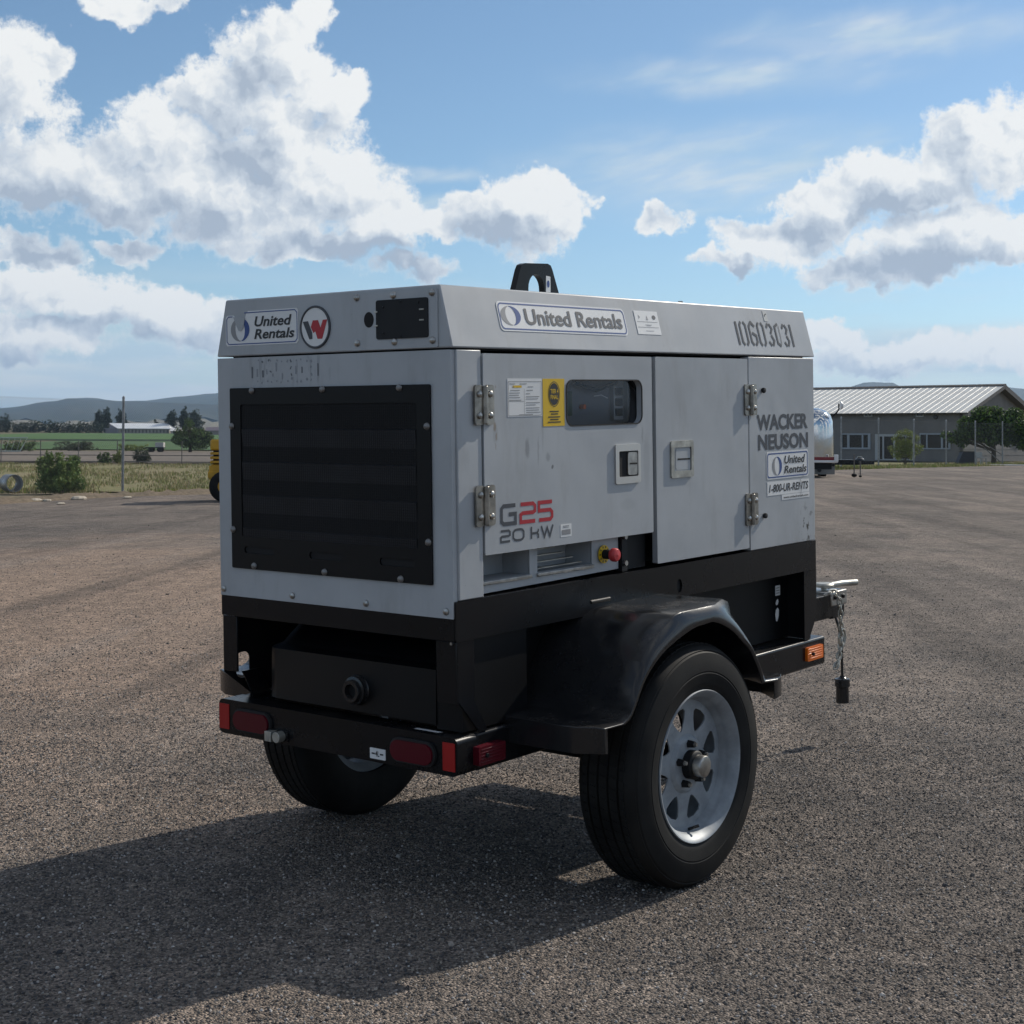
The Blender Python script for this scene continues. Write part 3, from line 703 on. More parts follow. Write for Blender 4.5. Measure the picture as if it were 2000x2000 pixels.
b = T(); b.plate(rrect(.434, .484, .230, .265, .002), [], SD, .006, .0066, 0); b.sheet(rrect(.439, .479, .236, .250, .001), SD, .0071, 1)
for v in (.256, .260): b.ribbon([(.444, v), (.472, v)], .0018, SD, .0071, 1)
b.build('serial_sticker', [m_white, m_lgrey], door, smooth=0)

b = T(); b.plate(rrect(.913, 1.455, .113, .730, .004, 2), [], SD, -.012, .006); door2 = b.build('door', m_grey, TRL, bevel=.0025, label='tall plain side door')

m_bright = mat('bright_zinc', (.62, .60, .57), .36, .85)
def latch(parent, x0, x1, z0, z1, open_):
    b = T(); b.plate(rrect(x0, x1, z0, z1, .007), [rrect(x0 + .017, x1 - .013, z0 + .020, z1 - .020, .004)], SD, .006, .0115); 
    b.build('latch_frame', m_bright if open_ else m_worn, parent, bevel=.002)
    for x in (x0 + .010, x1 - .007):
        for z in (z0 + .009, z1 - .009):
            pass
    b = T()
    xm = x0 + .017 + (.045 if open_ else .012)
    b.plate(rrect(x0 + .016, x1 - .012, z0 + .019, z1 - .019, .003), [], SD, .0062, .0070, 1 if open_ else 0)
    b.plate(rrect(xm, x1 - .016, z0 + .024, z1 - .024, .008), [], SD, .0072, .0108 if open_ else .0088, 0)
    b.ribbon([(xm + .008, (z0 + z1) / 2), (x1 - .018, (z0 + z1) / 2 - .001)], .005, SD, .0114 if open_ else .0094, 1)
    b.build('latch_paddle', [m_zinc if open_ else m_grey, m_dark], parent, bevel=.0015)
latch(door, .695, .822, .361, .475, True); latch(door2, .987, 1.113, .364, .476, False)

hb = None
def hinge(xc, z0, z1):
    b = T()
    b.plate(rrect(xc - .0385, xc - .006, z0, z1, .009), [], SD, .0065, .0125); b.plate(rrect(xc + .006, xc + .0385, z0, z1, .009), [], SD, .0065, .0125)
    b.cyl((xc, -.013, z0 + .003), (xc, -.013, z1 - .003), .0085, n=14)
    h = b.build('hinge', m_stain, TRL, bevel=.0012)
    for dx in (-.021, .023):
        for z in (z0 + .024, z1 - .024):
            b = T(); b.lathe([(0, .006), (.005, .0057), (.0082, .0035), (.009, 0)], lambda u, v, l: (xc + dx + u, -.0125 - l, z + v), n=12); b.build('bolt', m_zinc, h)
for xc, z0, z1 in ((.1105, .545, .648), (.1105, .285, .390), (1.4665, .546, .647), (1.4665, .187, .292)): hinge(xc, z0, z1)
for x, z in ((1.5545, .627), (1.556, .212)):
    b = T(); b.lathe([(.0, .012), (.008, .011), (.0095, .006), (.007, .0)], lambda u, v, l: (x + u, -.003 - l, z + v), n=14); b.build('rubber_stop', m_rubber, TRL)

# outlet panel recessed under the first door
b = T()
op = [(.1085, .106), (.748, .113), (.748, .235), (.1085, .235)]
b.plate(op, [[(.118, .138), (.331, .138), (.331, .225), (.118, .225)], [(.365, .138), (.617, .138), (.617, .225), (.365, .225)]], lambda u, v, l: (u, .022 - l, v), -.004, 0)
pan = b.build('outlet_panel', m_grey, TRL, bevel=.001)
for x0, x1 in ((.118, .331), (.365, .617)):
    b = T(); b.box(x0, x1, .028, .115, .132, .1375); b.box(x0, x1, .1152, .119, .132, .24); b.box(x0 - .003, x0 - .0005, .028, .115, .132, .24); b.box(x1 + .0005, x1 + .003, .028, .115, .132, .24)
    b.build('outlet_recess', m_grey, pan, smooth=0)
    b = T(); b.box(x0 - .004, x1 + .004, .015, .0215, .128, .1378); b.build('recess_lip', m_zinc, pan, bevel=.002)
for i in range(5):
    b = T(); b.box(.37, .585 - .022 * i, .034 + .015 * i, .046 + .015 * i, .146 + .015 * i, .1485 + .015 * i, 0); b.build('louver_slat', m_worn, pan, smooth=0)
b = T(); b.lathe([(.026, .0), (.026, .003), (.0, .003)], lambda u, v, l: (.668 + u, .0175 - l, .162 + v), n=32, mat=0)
b.lathe([(.0135, .003), (.0135, .030), (.0, .030)], lambda u, v, l: (.668 + u, .0175 - l, .162 + v), n=24, mat=1)
b.lathe([(.018, .030), (.0195, .034), (.0195, .044), (.016, .049), (.0, .051)], lambda u, v, l: (.668 + u, .0175 - l, .162 + v), n=28, mat=2)
for i in range(10):
    a = 2 * math.pi * i / 10; b.sheet([(.668 + r_ * math.cos(a + d_), .162 + r_ * math.sin(a + d_)) for r_, d_ in ((.018, -.12), (.024, -.10), (.024, .10), (.018, .12))], lambda u, v, l: (u, .0175 - l, v), .0036, 3)
b.build('emergency_stop', [m_yel, m_dark, m_btn, m_ink], pan, smooth=40)
b = T(); b.box(.752, .90, .03, .04, .105, .235, 0); b.box(.753, .78, .012, .03, .104, .235, 0)
for z in (.205, .128): b.cyl((.765, .004, z), (.765, .012, z), .008, n=8, mat=1)
b.build('door_jamb', [m_flat, m_zinc], TRL)

# lettering on the front side panel
b = T(); b.text('WACKER', SD, 1.516, 1.869, .494, .547, .0038, 0, .035); b.text('NEUSON', SD, 1.524, 1.870, .428, .481, .0038, 0, .035); b.build('maker_lettering', m_char, TRL, smooth=0)

def logo(b, fn, cu, cv, ru, rv, lv, mg, mb):
    """a ring cut into a grey and a blue crescent by a leaning lens"""
    lens = lambda a0, a1, n: [(cu + ru * .50 * math.cos(R(a)) - .06 * ru * math.sin(R(a)) , cv + rv * .93 * math.sin(R(a))) for a in [a0 + (a1 - a0) * i / (n - 1) for i in range(n)]]
    b.sheet(ell(cu, cv, ru, rv, 20, 98, 272) + lens(272, 98, 20), fn, lv, mg)
    b.sheet(ell(cu, cv, ru, rv, 20, -82, 92) + lens(92, -82, 20), fn, lv, mb)
def rental(name, fn, u0, u1, v0, v1, base, r, two, notch=None, parent=None):
    b = T(); l1, l2, l3 = base + .0008, base + .0013, base + .0019
    out = rrect(u0, u1, v0, v1, r) if not notch else notch
    b.plate(out, [], fn, base, l1, 0)
    mh = v1 - v0; g = mh * .05
    if not notch: b.sheet(rrect(u0 + g, u1 - g, v0 + g, v1 - g, r), fn, l2, 2, holes=[rrect(u0 + g * 1.9, u1 - g * 1.9, v0 + g * 1.9, v1 - g * 1.9, r * .85)])
    else:
        b.ribbon([(u0 + g + .075, v1 - g), (u1 - g - .008, v1 - g), (u1 - g, v1 - g - .008), (u1 - g, v0 + g + .008), (u1 - g - .008, v0 + g), (u0 + g + .008, v0 + g), (u0 + g, v0 + g + .008), (u0 + g, v1 - g - .016), (u0 + g + .008, v1 - g - .009), (u0 + .030, v1 - g - .009)], .0028, fn, l2, 2)
    if two:
        rv = mh * .345; ru = rv * 1.06 if not notch else rv * 1.18
        cu = u0 + (u1 - u0) * (.205 if notch else .24); logo(b, fn, cu, v0 + mh * .47, ru, rv, l2, 1, 2)
        a = u0 + (u1 - u0) * .41
        b.text('United', fn, a, u1 - (u1 - u0) * .085, v0 + mh * .53, v0 + mh * .83, l3, 3, .022, .22)
        b.text('Rentals', fn, a - .002, u1 - (u1 - u0) * .05, v0 + mh * .17, v0 + mh * .46, l3, 3, .022, .22)
    else:
        logo(b, fn, u0 + .052, v0 + mh * .52, .042, mh * .33, l2, 1, 2)
        b.text('United Rentals', fn, u0 + .112, u1 - .022, v0 + mh * .235, v0 + mh * .79, l3, 4, .022)
    return b.build(name, [m_white, m_lgrey, m_blue, m_ink, m_char], parent or TRL, smooth=0)
rental('rental_sticker', SD, 1.578, 1.869, .329, .421, .0032, .010, True)
b = T(); b.plate([(1.581, .275), (1.873, .275), (1.873, .319), (1.581, .321)], [], SD, .0032, .004, 0); b.text('1-800-UR-RENTS', SD, 1.592, 1.866, .285, .312, .0047, 1, .02, .18); b.build('phone_sticker', [m_white, m_ink], TRL, smooth=0)
b = T(); b.plate([(1.679, .256), (1.875, .256), (1.875, .2735), (1.679, .2735)], [], SD, .0032, .004, 0); b.text('www.unitedrentals.com', SD, 1.69, 1.866, .2605, .2685, .0047, 1, .015, .1); b.build('web_sticker', [m_white, m_ink], TRL, smooth=0)
b = T()
for pts in ([(1.806, .327), (1.812, .312), (1.806, .300), (1.815, .284), (1.810, .268)], [(1.83, .335), (1.828, .325)]): b.ribbon(pts, .004, SD, .0052, 0)
b.build('torn_edge', m_grey, TRL, smooth=0)

# --- grille on the rear
m_dull = mat('dull_bolt_steel', (.24, .235, .23), .5, .8)
m_blade = mat('dark_grille_blade', (.017, .019, .025), .4, spec=.4, vary=(6, .25))
slots = [rrect(-u - .0625, -u + .0625, z - .010, z + .010, .0098) for u, z in ((.717, .194), (.453, .193), (.189, .191))]
b = T(); b.plate(rrect(-.833, -.068, .140, .651, .004, 2), [rrect(-.789, -.115, .231, .6045, .006)] + slots, RR, .006, .0105); gr = b.build('radiator_grille', m_deep2, TRL, bevel=.001)
b = T(); b.box(-.0062, -.0046, .07, .83, .142, .65); b.build('grille_backing', m_dark, gr, smooth=0)
for i in range(4):
    z = .520 - i * .0935
    b = T(); b.add([(-.0064, .12, z - .034), (-.0064, .785, z - .034), (-.0096, .785, z + .014), (-.0096, .12, z + .014)], [(3, 2, 1, 0)]); b.add([(-.0096, .12, z + .014), (-.0096, .785, z + .014), (-.0064, .785, z + .017), (-.0064, .12, z + .017)], [(3, 2, 1, 0)])
    b.build('louver_blade', m_blade, gr, smooth=0)
b = T()
for i in range(52): b.box(-.0112, -.0104, .1155, .7885, .2345 + i * .0071, .2354 + i * .0071)
for i in range(90): b.box(-.0110, -.0105, .119 + i * .0074, .1198 + i * .0074, .232, .604)
b.build('mesh_screen', m_flat, gr, smooth=0, kind='stuff')
for y, z in ((.739, .643), (.456, .643), (.173, .643), (.826, .543), (.079, .544), (.826, .249), (.079, .249), (.739, .150), (.457, .150), (.177, .149)):
    b = T(); b.lathe([(.0, .0065), (.005, .0062), (.0085, .004), (.0098, 0)], lambda u, v, l: (-.0105 - l, y + u, z + v), n=14); b.build('bolt', m_dull, gr)

# --- lid
b = T()
lo = [(-.004, -.004), (1.925, -.004), (1.925, W + .004), (-.004, W + .004)]; hi = [(-.0035, .037), (1.923, .037), (1.923, W - .037), (-.0035, W - .037)]
vs = [(x, y, .742) for x, y in lo] + [(x, y, .903) for x, y in hi]
b.add(vs, [(3, 2, 1, 0), (4, 5, 6, 7), (0, 1, 5, 4), (1, 2, 6, 5), (2, 3, 7, 6), (3, 0, 4, 7)])
lid = b.build('lid', m_grey, TRL, bevel=.004, seg=2)
b = T(); b.plate(rrect(-.342, -.041, .744, .893, .004, 2), [], RR, .004, .0075); b.build('access_cover', m_grey, lid, bevel=.001)
for y, z in ((.324, .883), (.192, .883), (.058, .883), (.324, .763), (.190, .762), (.058, .762)):
    b = T(); b.lathe([(.0, .0065), (.005, .0062), (.0085, .004), (.0098, 0)], lambda u, v, l: (-.0075 - l, y + u, z + v), n=14); b.build('bolt', m_zinc, lid)
b = T(); b.plate(rrect(-.253, -.071, .770, .872, .007), [], RR, .0076, .0105, 0)
for y, z in ((.226, .853), (.103, .86), (.226, .785), (.165, .775), (.165, .865)): b.cyl((-.0105, y, z), (-.0122, y, z), .003, n=8, mat=1)
for y0, z in ((.10, .842), (.10, .815)): b.box(-.0118, -.0106, y0 - .016, y0, z - .002, z + .002, 2)
for z in (.842, .806): b.box(-.0118, -.0078, .247, .258, z - .002, z + .002, 2)
b.build('blanking_plate', [m_flat, m_black, m_worn], lid, bevel=.001)
b = T(); b.sheet(ell(-.281, .823, .0178, .0205, 28), RR, .0080, 0); b.build('cable_hole', m_dark, lid, smooth=0)
nt = [(-.852, .7765), (-.846, .771), (-.559, .771), (-.552, .778), (-.552, .862), (-.558, .868), (-.757, .868), (-.765, .860), (-.770, .848), (-.790, .838), (-.803, .840), (-.812, .852), (-.818, .858), (-.846, .858), (-.852, .852)]
rental('rental_sticker', RR, -.852, -.552, .771, .868, .004, .010, True, notch=nt)
b = T(); b.sheet([(-.818, .853), (-.806, .83), (-.796, .814), (-.785, .812), (-.775, .822), (-.768, .85)], RR, .0064, 0); b.build('peeled_patch', m_grey, TRL, smooth=0)
b = T(); b.lathe([(.0585, 0), (.0585, .003), (.057, .005), (.0535, .005), (.052, .0028)], lambda u, v, l: (-.004 - l, .485 + u, .812 + v), n=48, mat=0)
b.sheet(ell(-.485, .812, .0530, .0530, 48), RR, .0066, 1)
nm = lambda pts: [(-.485 + .0585 * (x - 797) / 115, .812 - .0585 * (y - 320) / 165) for x, y in pts]
b.sheet(nm([(705, 275), (745, 272), (776, 360), (778, 410), (754, 412)]), RR, .0072, 0)
b.sheet(nm([(782, 268), (822, 268), (840, 325), (858, 268), (892, 266), (852, 411), (816, 411), (800, 352), (786, 366), (766, 318)]), RR, .0072, 2)
b.build('maker_badge', [m_char, m_white, m_red], lid, smooth=30)
rental('rental_sticker', LD, .206, .795, .049, .131, .0005, .014, False)
b = T(); b.plate(rrect(.848, .973, .056, .129, .001), [], LD, .0005, .0012, 0)
b.sheet([(.865, .117), (.875, .109), (.866, .103), (.869, .109)], LD, .0018, 1); b.sheet([(.905, .101), (.911, .115), (.917, .101)], LD, .0018, 1, holes=[[(.908, .103), (.911, .110), (.914, .103)]])
b.sheet(ell(.949, .110, .010, .007, 8), LD, .0018, 2)
for u0, u1, v in ((.895, .93, .086), (.9, .925, .083), (.892, .935, .067), (.855, .965, .078), (.855, .965, .095)): b.ribbon([(u0, v), (u1, v)], .0012, LD, .0018, 1)
b.build('hazard_sticker', [m_white, m_lgrey, m_char], TRL, smooth=0)
b = T(); b.plate(rrect(1.625, 1.652, .120, .157, .001), [], LD, .0005, .0012, 0); b.ribbon([(1.631, .137), (1.636, .143), (1.646, .146)], .004, LD, .0018, 1); b.build('torn_tag', [mat('faded_tag', (.46, .47, .46), .5), m_ink], TRL, smooth=0)
# stencilled fleet number, partly sprayed thin
b = T(); gp = .06
dig = {'1': [[(.5, 0), (.5, 1)]], '0': [[(.30, 1), (.08, .86), (.08, .14), (.30, 0)], [(.62, 0), (.86, .14), (.86, .86), (.62, 1)]],
       '6': [[(.9, .82), (.46, 1), (.10, .82), (.10, .16), (.36, .01)], [(.62, .01), (.9, .16), (.9, .42), (.40, .54)]],
       '3': [[(.12, .80), (.42, .99)], [(.60, .97), (.90, .76), (.58, .54)], [(.62, .48), (.90, .24), (.62, .02)], [(.42, .01), (.12, .20)]],
       'c': [[(.74, .99), (.16, .86), (.16, .14), (.66, .01)]]}
u = 1.420
for c, wd in zip('1060' + '3c31', (.030, .058, .058, .058, .058, .05, .055, .03)):
    if c == 'c': b.ribbon([(u + .76 * (wd - .012), .040), (u + .86 * (wd - .012), .074), (u + .84 * (wd - .012), .106)], .0032, LD, .0012, 1)
    for seg in dig[c]: b.ribbon([(u + x * (wd - .012), .034 + y * .080) for x, y in seg], .0115 if c == '1' else .0098, LD, .0012, 0)
    u += wd - .0005
b.build('fleet_number', [m_ink, m_char], TRL, smooth=0)
# the same number on the rear, worn down to scraps of paint
b = T(); rgn = random.Random(12); u = -.752; wornp = mat('worn_paint_scrap', (.13, .14, .155), .5); wornf = mat('faded_paint_scrap', (.25, .265, .285), .5)
for c, wd in zip('10603031', (.030, .040, .041, .041, .041, .041, .041, .030)):
    for seg in dig[c]:
        for q0, q1 in zip(seg, seg[1:]):
            t = rgn.uniform(.0, .5); t1 = t + rgn.uniform(.3, .55); lerp = lambda k: (u + (q0[0] + (q1[0] - q0[0]) * k) * (wd - .010), .662 + (q0[1] + (q1[1] - q0[1]) * k) * .068)
            b.ribbon([lerp(t), lerp((t + t1) / 2 + .04), lerp(min(1, t1))], rgn.uniform(.0035, .0075), RR, .0051, 0 if rgn.random() < .28 else 1)
    u += wd - .0015
b.build('worn_number', [wornp, wornf], rear, smooth=0)
b = T(); b.cyl((1.16, .06, .900), (1.16, .06, .909), .008, n=10); b.build('lid_stud', m_zinc, lid)
# lifting eye
b = T()
E0 = [(.775, .895), (.800, .945), (.826, 1.012), (.836, 1.028), (.852, 1.034), (.968, 1.039), (.984, 1.034), (.993, 1.020), (1.024, .950), (1.045, .895)]
b.plate(E0, [[(.868, .905)] + [(.908 + .041 * math.cos(R(a)), .956 + .046 * math.sin(R(a))) for a in range(180, -1, -15)] + [(.949, .905)]], lambda u, v, l: (u, .445 - l, v), -.011, .011)
eye = b.build('lifting_eye', m_black, TRL, bevel=.003)
b = T(); b.plate([(.956, .948), (.980, .948), (.980, .998), (.958, 1.0)], [], lambda u, v, l: (u, .434 - l, v), .0, .0008, 0); b.sheet(ell(.968, .974, .007, .012, 8), lambda u, v, l: (u, .434 - l, v), .0014, 1); b.build('lifting_label', [m_white, m_blue], eye, smooth=0)
# ======================================================================= the setting
def ground_mat(name, cols, big=(.25, 1.2), fine=60, rough=.95, bump=.4, streak=None, soil=None, dust=None):
    """mottled soil: two broad tones, fine grain; optional long wheel-track bands in object space"""
    M = bpy.data.materials.new(name); M.use_nodes = True; t = M.node_tree; w = NT(t); b = t.nodes['Principled BSDF']
    b.inputs['Roughness'].default_value = rough; b.inputs['Specular IOR Level'].default_value = .2
    p = w.n('ShaderNodeTexCoord').outputs['Object']
    c = w.mix(w.ss(w.noise(p, big[0], 5, .6).outputs[0], .38, .62), (*cols[0], 1), (*cols[1], 1))
    c = w.mix(w.math('MULTIPLY', w.ss(w.noise(p, big[1], 6, .65).outputs[0], .45, .7), .7), c, (*cols[2], 1))
    if dust:                                              # a patch where fine pale dust lies over the stones
        (cx, cy), ang, (ra_, rb_), dc = dust
        r = w.n('ShaderNodeVectorRotate', rotation_type='Z_AXIS'); t.links.new(w.vm('SUBTRACT', p, (cx, cy, 0)), r.inputs['Vector']); r.inputs['Angle'].default_value = -ang
        e = w.vm('LENGTH', w.vm('MULTIPLY', r.outputs[0], (1 / ra_, 1 / rb_, 0)))
        e = w.math('ADD', e, w.math('MULTIPLY', w.math('SUBTRACT', w.noise(p, .5, 5, .62).outputs[0], .5), 1.6))
        c = w.mix(w.math('MULTIPLY', w.ss(e, 1.15, .35), .85), c, (*dc, 1))
    if streak:
        a, k = streak
        r = w.n('ShaderNodeVectorRotate', rotation_type='Z_AXIS'); t.links.new(p, r.inputs['Vector']); r.inputs['Angle'].default_value = a
        s = w.noise(w.vm('MULTIPLY', r.outputs[0], (.09, 1.5, 1)), 1.0, 5, .62).outputs[0]
        c = w.mix(w.math('MULTIPLY', w.ss(s, .47, .66), k), c, (*[x * .58 for x in cols[1]], 1))
        s2 = w.noise(w.vm('MULTIPLY', r.outputs[0], (.06, .8, 1)), 1.3, 5, .6).outputs[0]
        c = w.mix(w.math('MULTIPLY', w.ss(s2, .52, .68), k), c, (*[min(1, x * 1.3) for x in cols[0]], 1))
    if soil:
        # fine grain of small stones: cells with their own tone
        vo = w.n('ShaderNodeTexVoronoi', feature='F1'); t.links.new(p, vo.inputs['Vector']); vo.inputs['Scale'].default_value = soil
        vo.inputs['Randomness'].default_value = 1
        sx = w.n('ShaderNodeSeparateColor'); t.links.new(vo.outputs['Color'], sx.inputs[0])
        tone = w.ramp(sx.outputs[0], [(0, (.36, .36, .38)), (.40, (.82, .81, .80)), (.8, (1.2, 1.17, 1.13)), (1, (1.9, 1.85, 1.8))])
        c = w.mix(1.0, c, tone, 'MULTIPLY')
        for sc_, lo, hi in ((46, .72, 1.30), (13, .80, 1.22), (3.1, .85, 1.17)):   # clumps of coarser and finer stone
            g_ = w.noise(p, sc_, 3, .65).outputs[0]
            c = w.mix(1.0, c, w.ramp(g_, [(.34, (lo, lo, lo)), (.66, (hi, hi * .985, hi * .97))]), 'MULTIPLY')
        bp = w.n('ShaderNodeBump'); bp.inputs['Strength'].default_value = bump; bp.inputs['Distance'].default_value = .012
        t.links.new(w.math('SUBTRACT', 1.0, vo.outputs['Distance']), bp.inputs['Height'])
    else:
        n = w.noise(p, fine, 4, .7).outputs[0]
        c = w.mix(w.ss(n, .3, .7), w.mix(1.0, c, (.6, .6, .6, 1), 'MULTIPLY'), w.mix(1.0, c, (1.35, 1.35, 1.3, 1), 'MULTIPLY'))
        bp = w.n('ShaderNodeBump'); bp.inputs['Strength'].default_value = bump; bp.inputs['Distance'].default_value = .05
        t.links.new(n, bp.inputs['Height'])
    t.links.new(c, b.inputs['Base Color']); t.links.new(bp.outputs[0], b.inputs['Normal'])
    return M
m_gravel = ground_mat('crushed_gravel', ((.240, .208, .184), (.162, .145, .133), (.113, .106, .103)), (.16, 1.1), streak=(R(-36), .55), soil=150, bump=.9, dust=(tuple((CAMP + HF * 11.0 - HR * 3.6).xy), math.atan2(HF.y, HF.x), (9.0, 4.0), (.35, .268, .212)))
m_soil = ground_mat('dry_ground', ((.19, .155, .105), (.13, .125, .062), (.21, .165, .125)), (.12, .5), fine=4)
m_grass = ground_mat('dry_grass_sward', ((.20, .185, .085), (.25, .205, .125), (.155, .170, .068)), (.22, .9), fine=7)
m_road = ground_mat('dirt_road', ((.20, .165, .14), (.17, .145, .125), (.13, .115, .10)), (.08, .4), fine=3)
m_crop1 = ground_mat('green_crop', ((.075, .135, .048), (.085, .145, .058), (.062, .112, .046)), (.02, .15), fine=1.2)
m_crop2 = ground_mat('bright_crop', ((.075, .145, .044), (.085, .160, .050), (.072, .130, .042)), (.02, .15), fine=1.0)
m_ditch = ground_mat('ditch_bank', ((.025, .050, .02), (.030, .055, .022), (.02, .04, .02)), (.05, .2), fine=1.5)
m_berm = ground_mat('dirt_bank', ((.15, .118, .085), (.17, .13, .095), (.12, .10, .07)), (.6, 2.5), fine=12)
m_hill = ground_mat('hill_scrub', ((.035, .045, .030), (.052, .055, .038), (.075, .072, .050)), (.0011, .004), fine=.02, bump=.2)
m_bajada = ground_mat('pale_grassland', ((.26, .22, .15), (.22, .19, .13), (.16, .15, .09)), (.002, .008), fine=.05, bump=.1)

def polar(rings, cols, hf, name, mm, **kw):
    rows = []
    for r in rings:
        rows.append([tuple(CAMP.xy + (HF * math.cos(a) + HR * math.sin(a)).xy * r) + (hf(r, a),) for a in cols])
    b = MB(); b.grid(rows); return b.build(name, mm, smooth=60, **kw)
full = [R(a) for a in range(-180, 181, 6)]
polar([.5, 6, 14, 30, 60, 100, 150, 190, 260, 400, 700, 1200, 1800, 2600], full, lambda r, a: H(r) - .05, 'ground', m_soil, kind='structure')
rng = random.Random(3)
cols = [R(a / 5) for a in range(-180, 181)]
# far grassland rising to blue hills; crest heights read off the skyline (degrees right of the view axis, crest above the horizon)
sky_l = [(-180, 50), (-60, 52), (-30, 54), (-21, 57), (-18.6, 57), (-16.9, 71), (-16.2, 78), (-15.4, 78), (-14.6, 74), (-13.9, 73), (-13.1, 76), (-12.3, 82), (-11.3, 88), (-10.6, 92), (-9, 84), (-5, 78), (0, 84),
         (6, 90), (10, 96), (12.4, 104), (13.2, 116), (14, 115), (14.6, 102), (15.6, 96), (16.5, 100), (17.8, 106), (18.6, 101), (21, 92), (30, 70), (60, 56), (180, 50)]
def crest(a):
    d = math.degrees(a)
    for (a0, h0), (a1, h1) in zip(sky_l, sky_l[1:]):
        if a0 <= d <= a1:
            t = (d - a0) / (a1 - a0); t = t * t * (3 - 2 * t); return h0 + (h1 - h0) * t
    return 50
NA = np.random.RandomState(4).rand(400)
def wob(a, f): x = (math.degrees(a) + 180) * f; i = int(x) % 399; t = x - int(x); t = t * t * (3 - 2 * t); return NA[i] * (1 - t) + NA[(i + 1) % 399] * t - .5
RIDGE = 6500.0
def hill_h(r, a):
    top = 1.23 + (crest(a) + 3.0 * wob(a, 1.1) + 1.5 * wob(a, 3.3)) / FPX * RIDGE
    base = H(2600.0) - .5
    if r <= RIDGE:
        t = (r - 2600) / (RIDGE - 2600)
        e = t ** 2.3 * .55 + .45 * (t * t * (3 - 2 * t)) if t > 0 else 0
        gul = (wob(a, 1.7 + r * .0003) * 26 + wob(a, 5) * 9) * math.sin(math.pi * min(1, max(0, t)))
        return base + (top - base) * e + gul
    return top * (1 - .5 * (r - RIDGE) / 3000)
ac = [R(x * .4) for x in range(-80, 81)] + []
ac = [R(x) for x in np.concatenate([np.arange(-180, -30, 5), np.arange(-30, 30, .35), np.arange(30, 181, 5)])]
polar([2590, 2900, 3200, 3600, 4000], ac, hill_h, 'grassland', m_bajada, kind='structure')
polar([3990, 4400, 4800, 5200, 5600, 6000, 6300, 6500, 7000, 9500], ac, lambda r, a: hill_h(r, a) + (.3 if r < 4000 else 0), 'hills', m_hill, kind='structure')

# the gravel yard: one sheet round the camera out to the grass verges
def wpt(px, depth): p = at(px, depth, 0); return (p.x, p.y)
edge = []
ctl = [(-900, 20.0), (0, gd(0, 984.6)), (233, gd(233, 970)), (405, gd(405, 965)), (700, 44), (1200, 58), (1640, gd(1640, 917.7)), (1790, gd(1790, 913.6)), (2000, gd(2000, 909)), (2900, 108)]
for (p0, d0), (p1, d1) in zip(ctl, ctl[1:]):
    for i in range(14):
        t = i / 14; x, y = wpt(p0 + (p1 - p0) * t, d0 + (d1 - d0) * t); edge.append((x + rng.uniform(-.22, .22), y + rng.uniform(-.22, .22)))
behind = [tuple(CAMP.xy + (HR * x + HF * y).xy) for x, y in ((60, 20), (60, -60), (-60, -60), (-40, 0))]
b = MB()
tri = tessellate_polygon([[Vector((*q, 0)) for q in edge + behind]])
b.add([(x, y, 0.0) for x, y in edge + behind], tri); b.build('gravel_yard', m_gravel, smooth=0, kind='structure')
# low dirt bank along the left edge of the yard
def edge_at(px): 
    for (p0, d0), (p1, d1) in zip(ctl, ctl[1:]):
        if p0 <= px <= p1: return d0 + (d1 - d0) * (px - p0) / (p1 - p0)
rows = []
for i in range(90):
    px = -400 + 1100 * i / 89; d = edge_at(px) + .1; hh = .05 + .07 * rng.random()
    rows.append([tuple(at(px, d + o, z)) for o, z in ((-.35, -.01), (.05, hh * .5), (.55, hh), (1.3, hh * .6), (2.2, -.06))])
b = MB(); b.grid(rows); b.build('dirt_bank', m_berm, smooth=60, kind='structure')
def strip(name, mm, pxa, pxb, da, db, lift, n=40, jit=.4):
    rows = []
    for j in range(5):
        rows.append([tuple(at(pxa + (pxb - pxa) * i / n, d + (rng.uniform(-jit, jit) if j in (0, 4) else 0), H(d) + lift)) for i in range(n + 1) for d in [da + (db - da) * j / 4]])
    b = MB(); b.grid(rows); return b.build(name, mm, smooth=60, kind='structure')
strip('grass_verge', m_grass, -900, 1150, 36.5, gd(200, 907.5), -.02, jit=.8)
strip('dirt_road', m_road, -1500, 1200, 80, 158, .0, jit=1.5)
strip('lower_field', m_crop1, -2200, 900, 176, 292, .06)
strip('field_ditch', m_ditch, -2200, 900, 291, 318, .14)
strip('upper_field', m_crop2, -2200, 900, 317, 592, .18)
strip('verge', m_grass, 1250, 2900, 78, 101, -.03, jit=1.0)

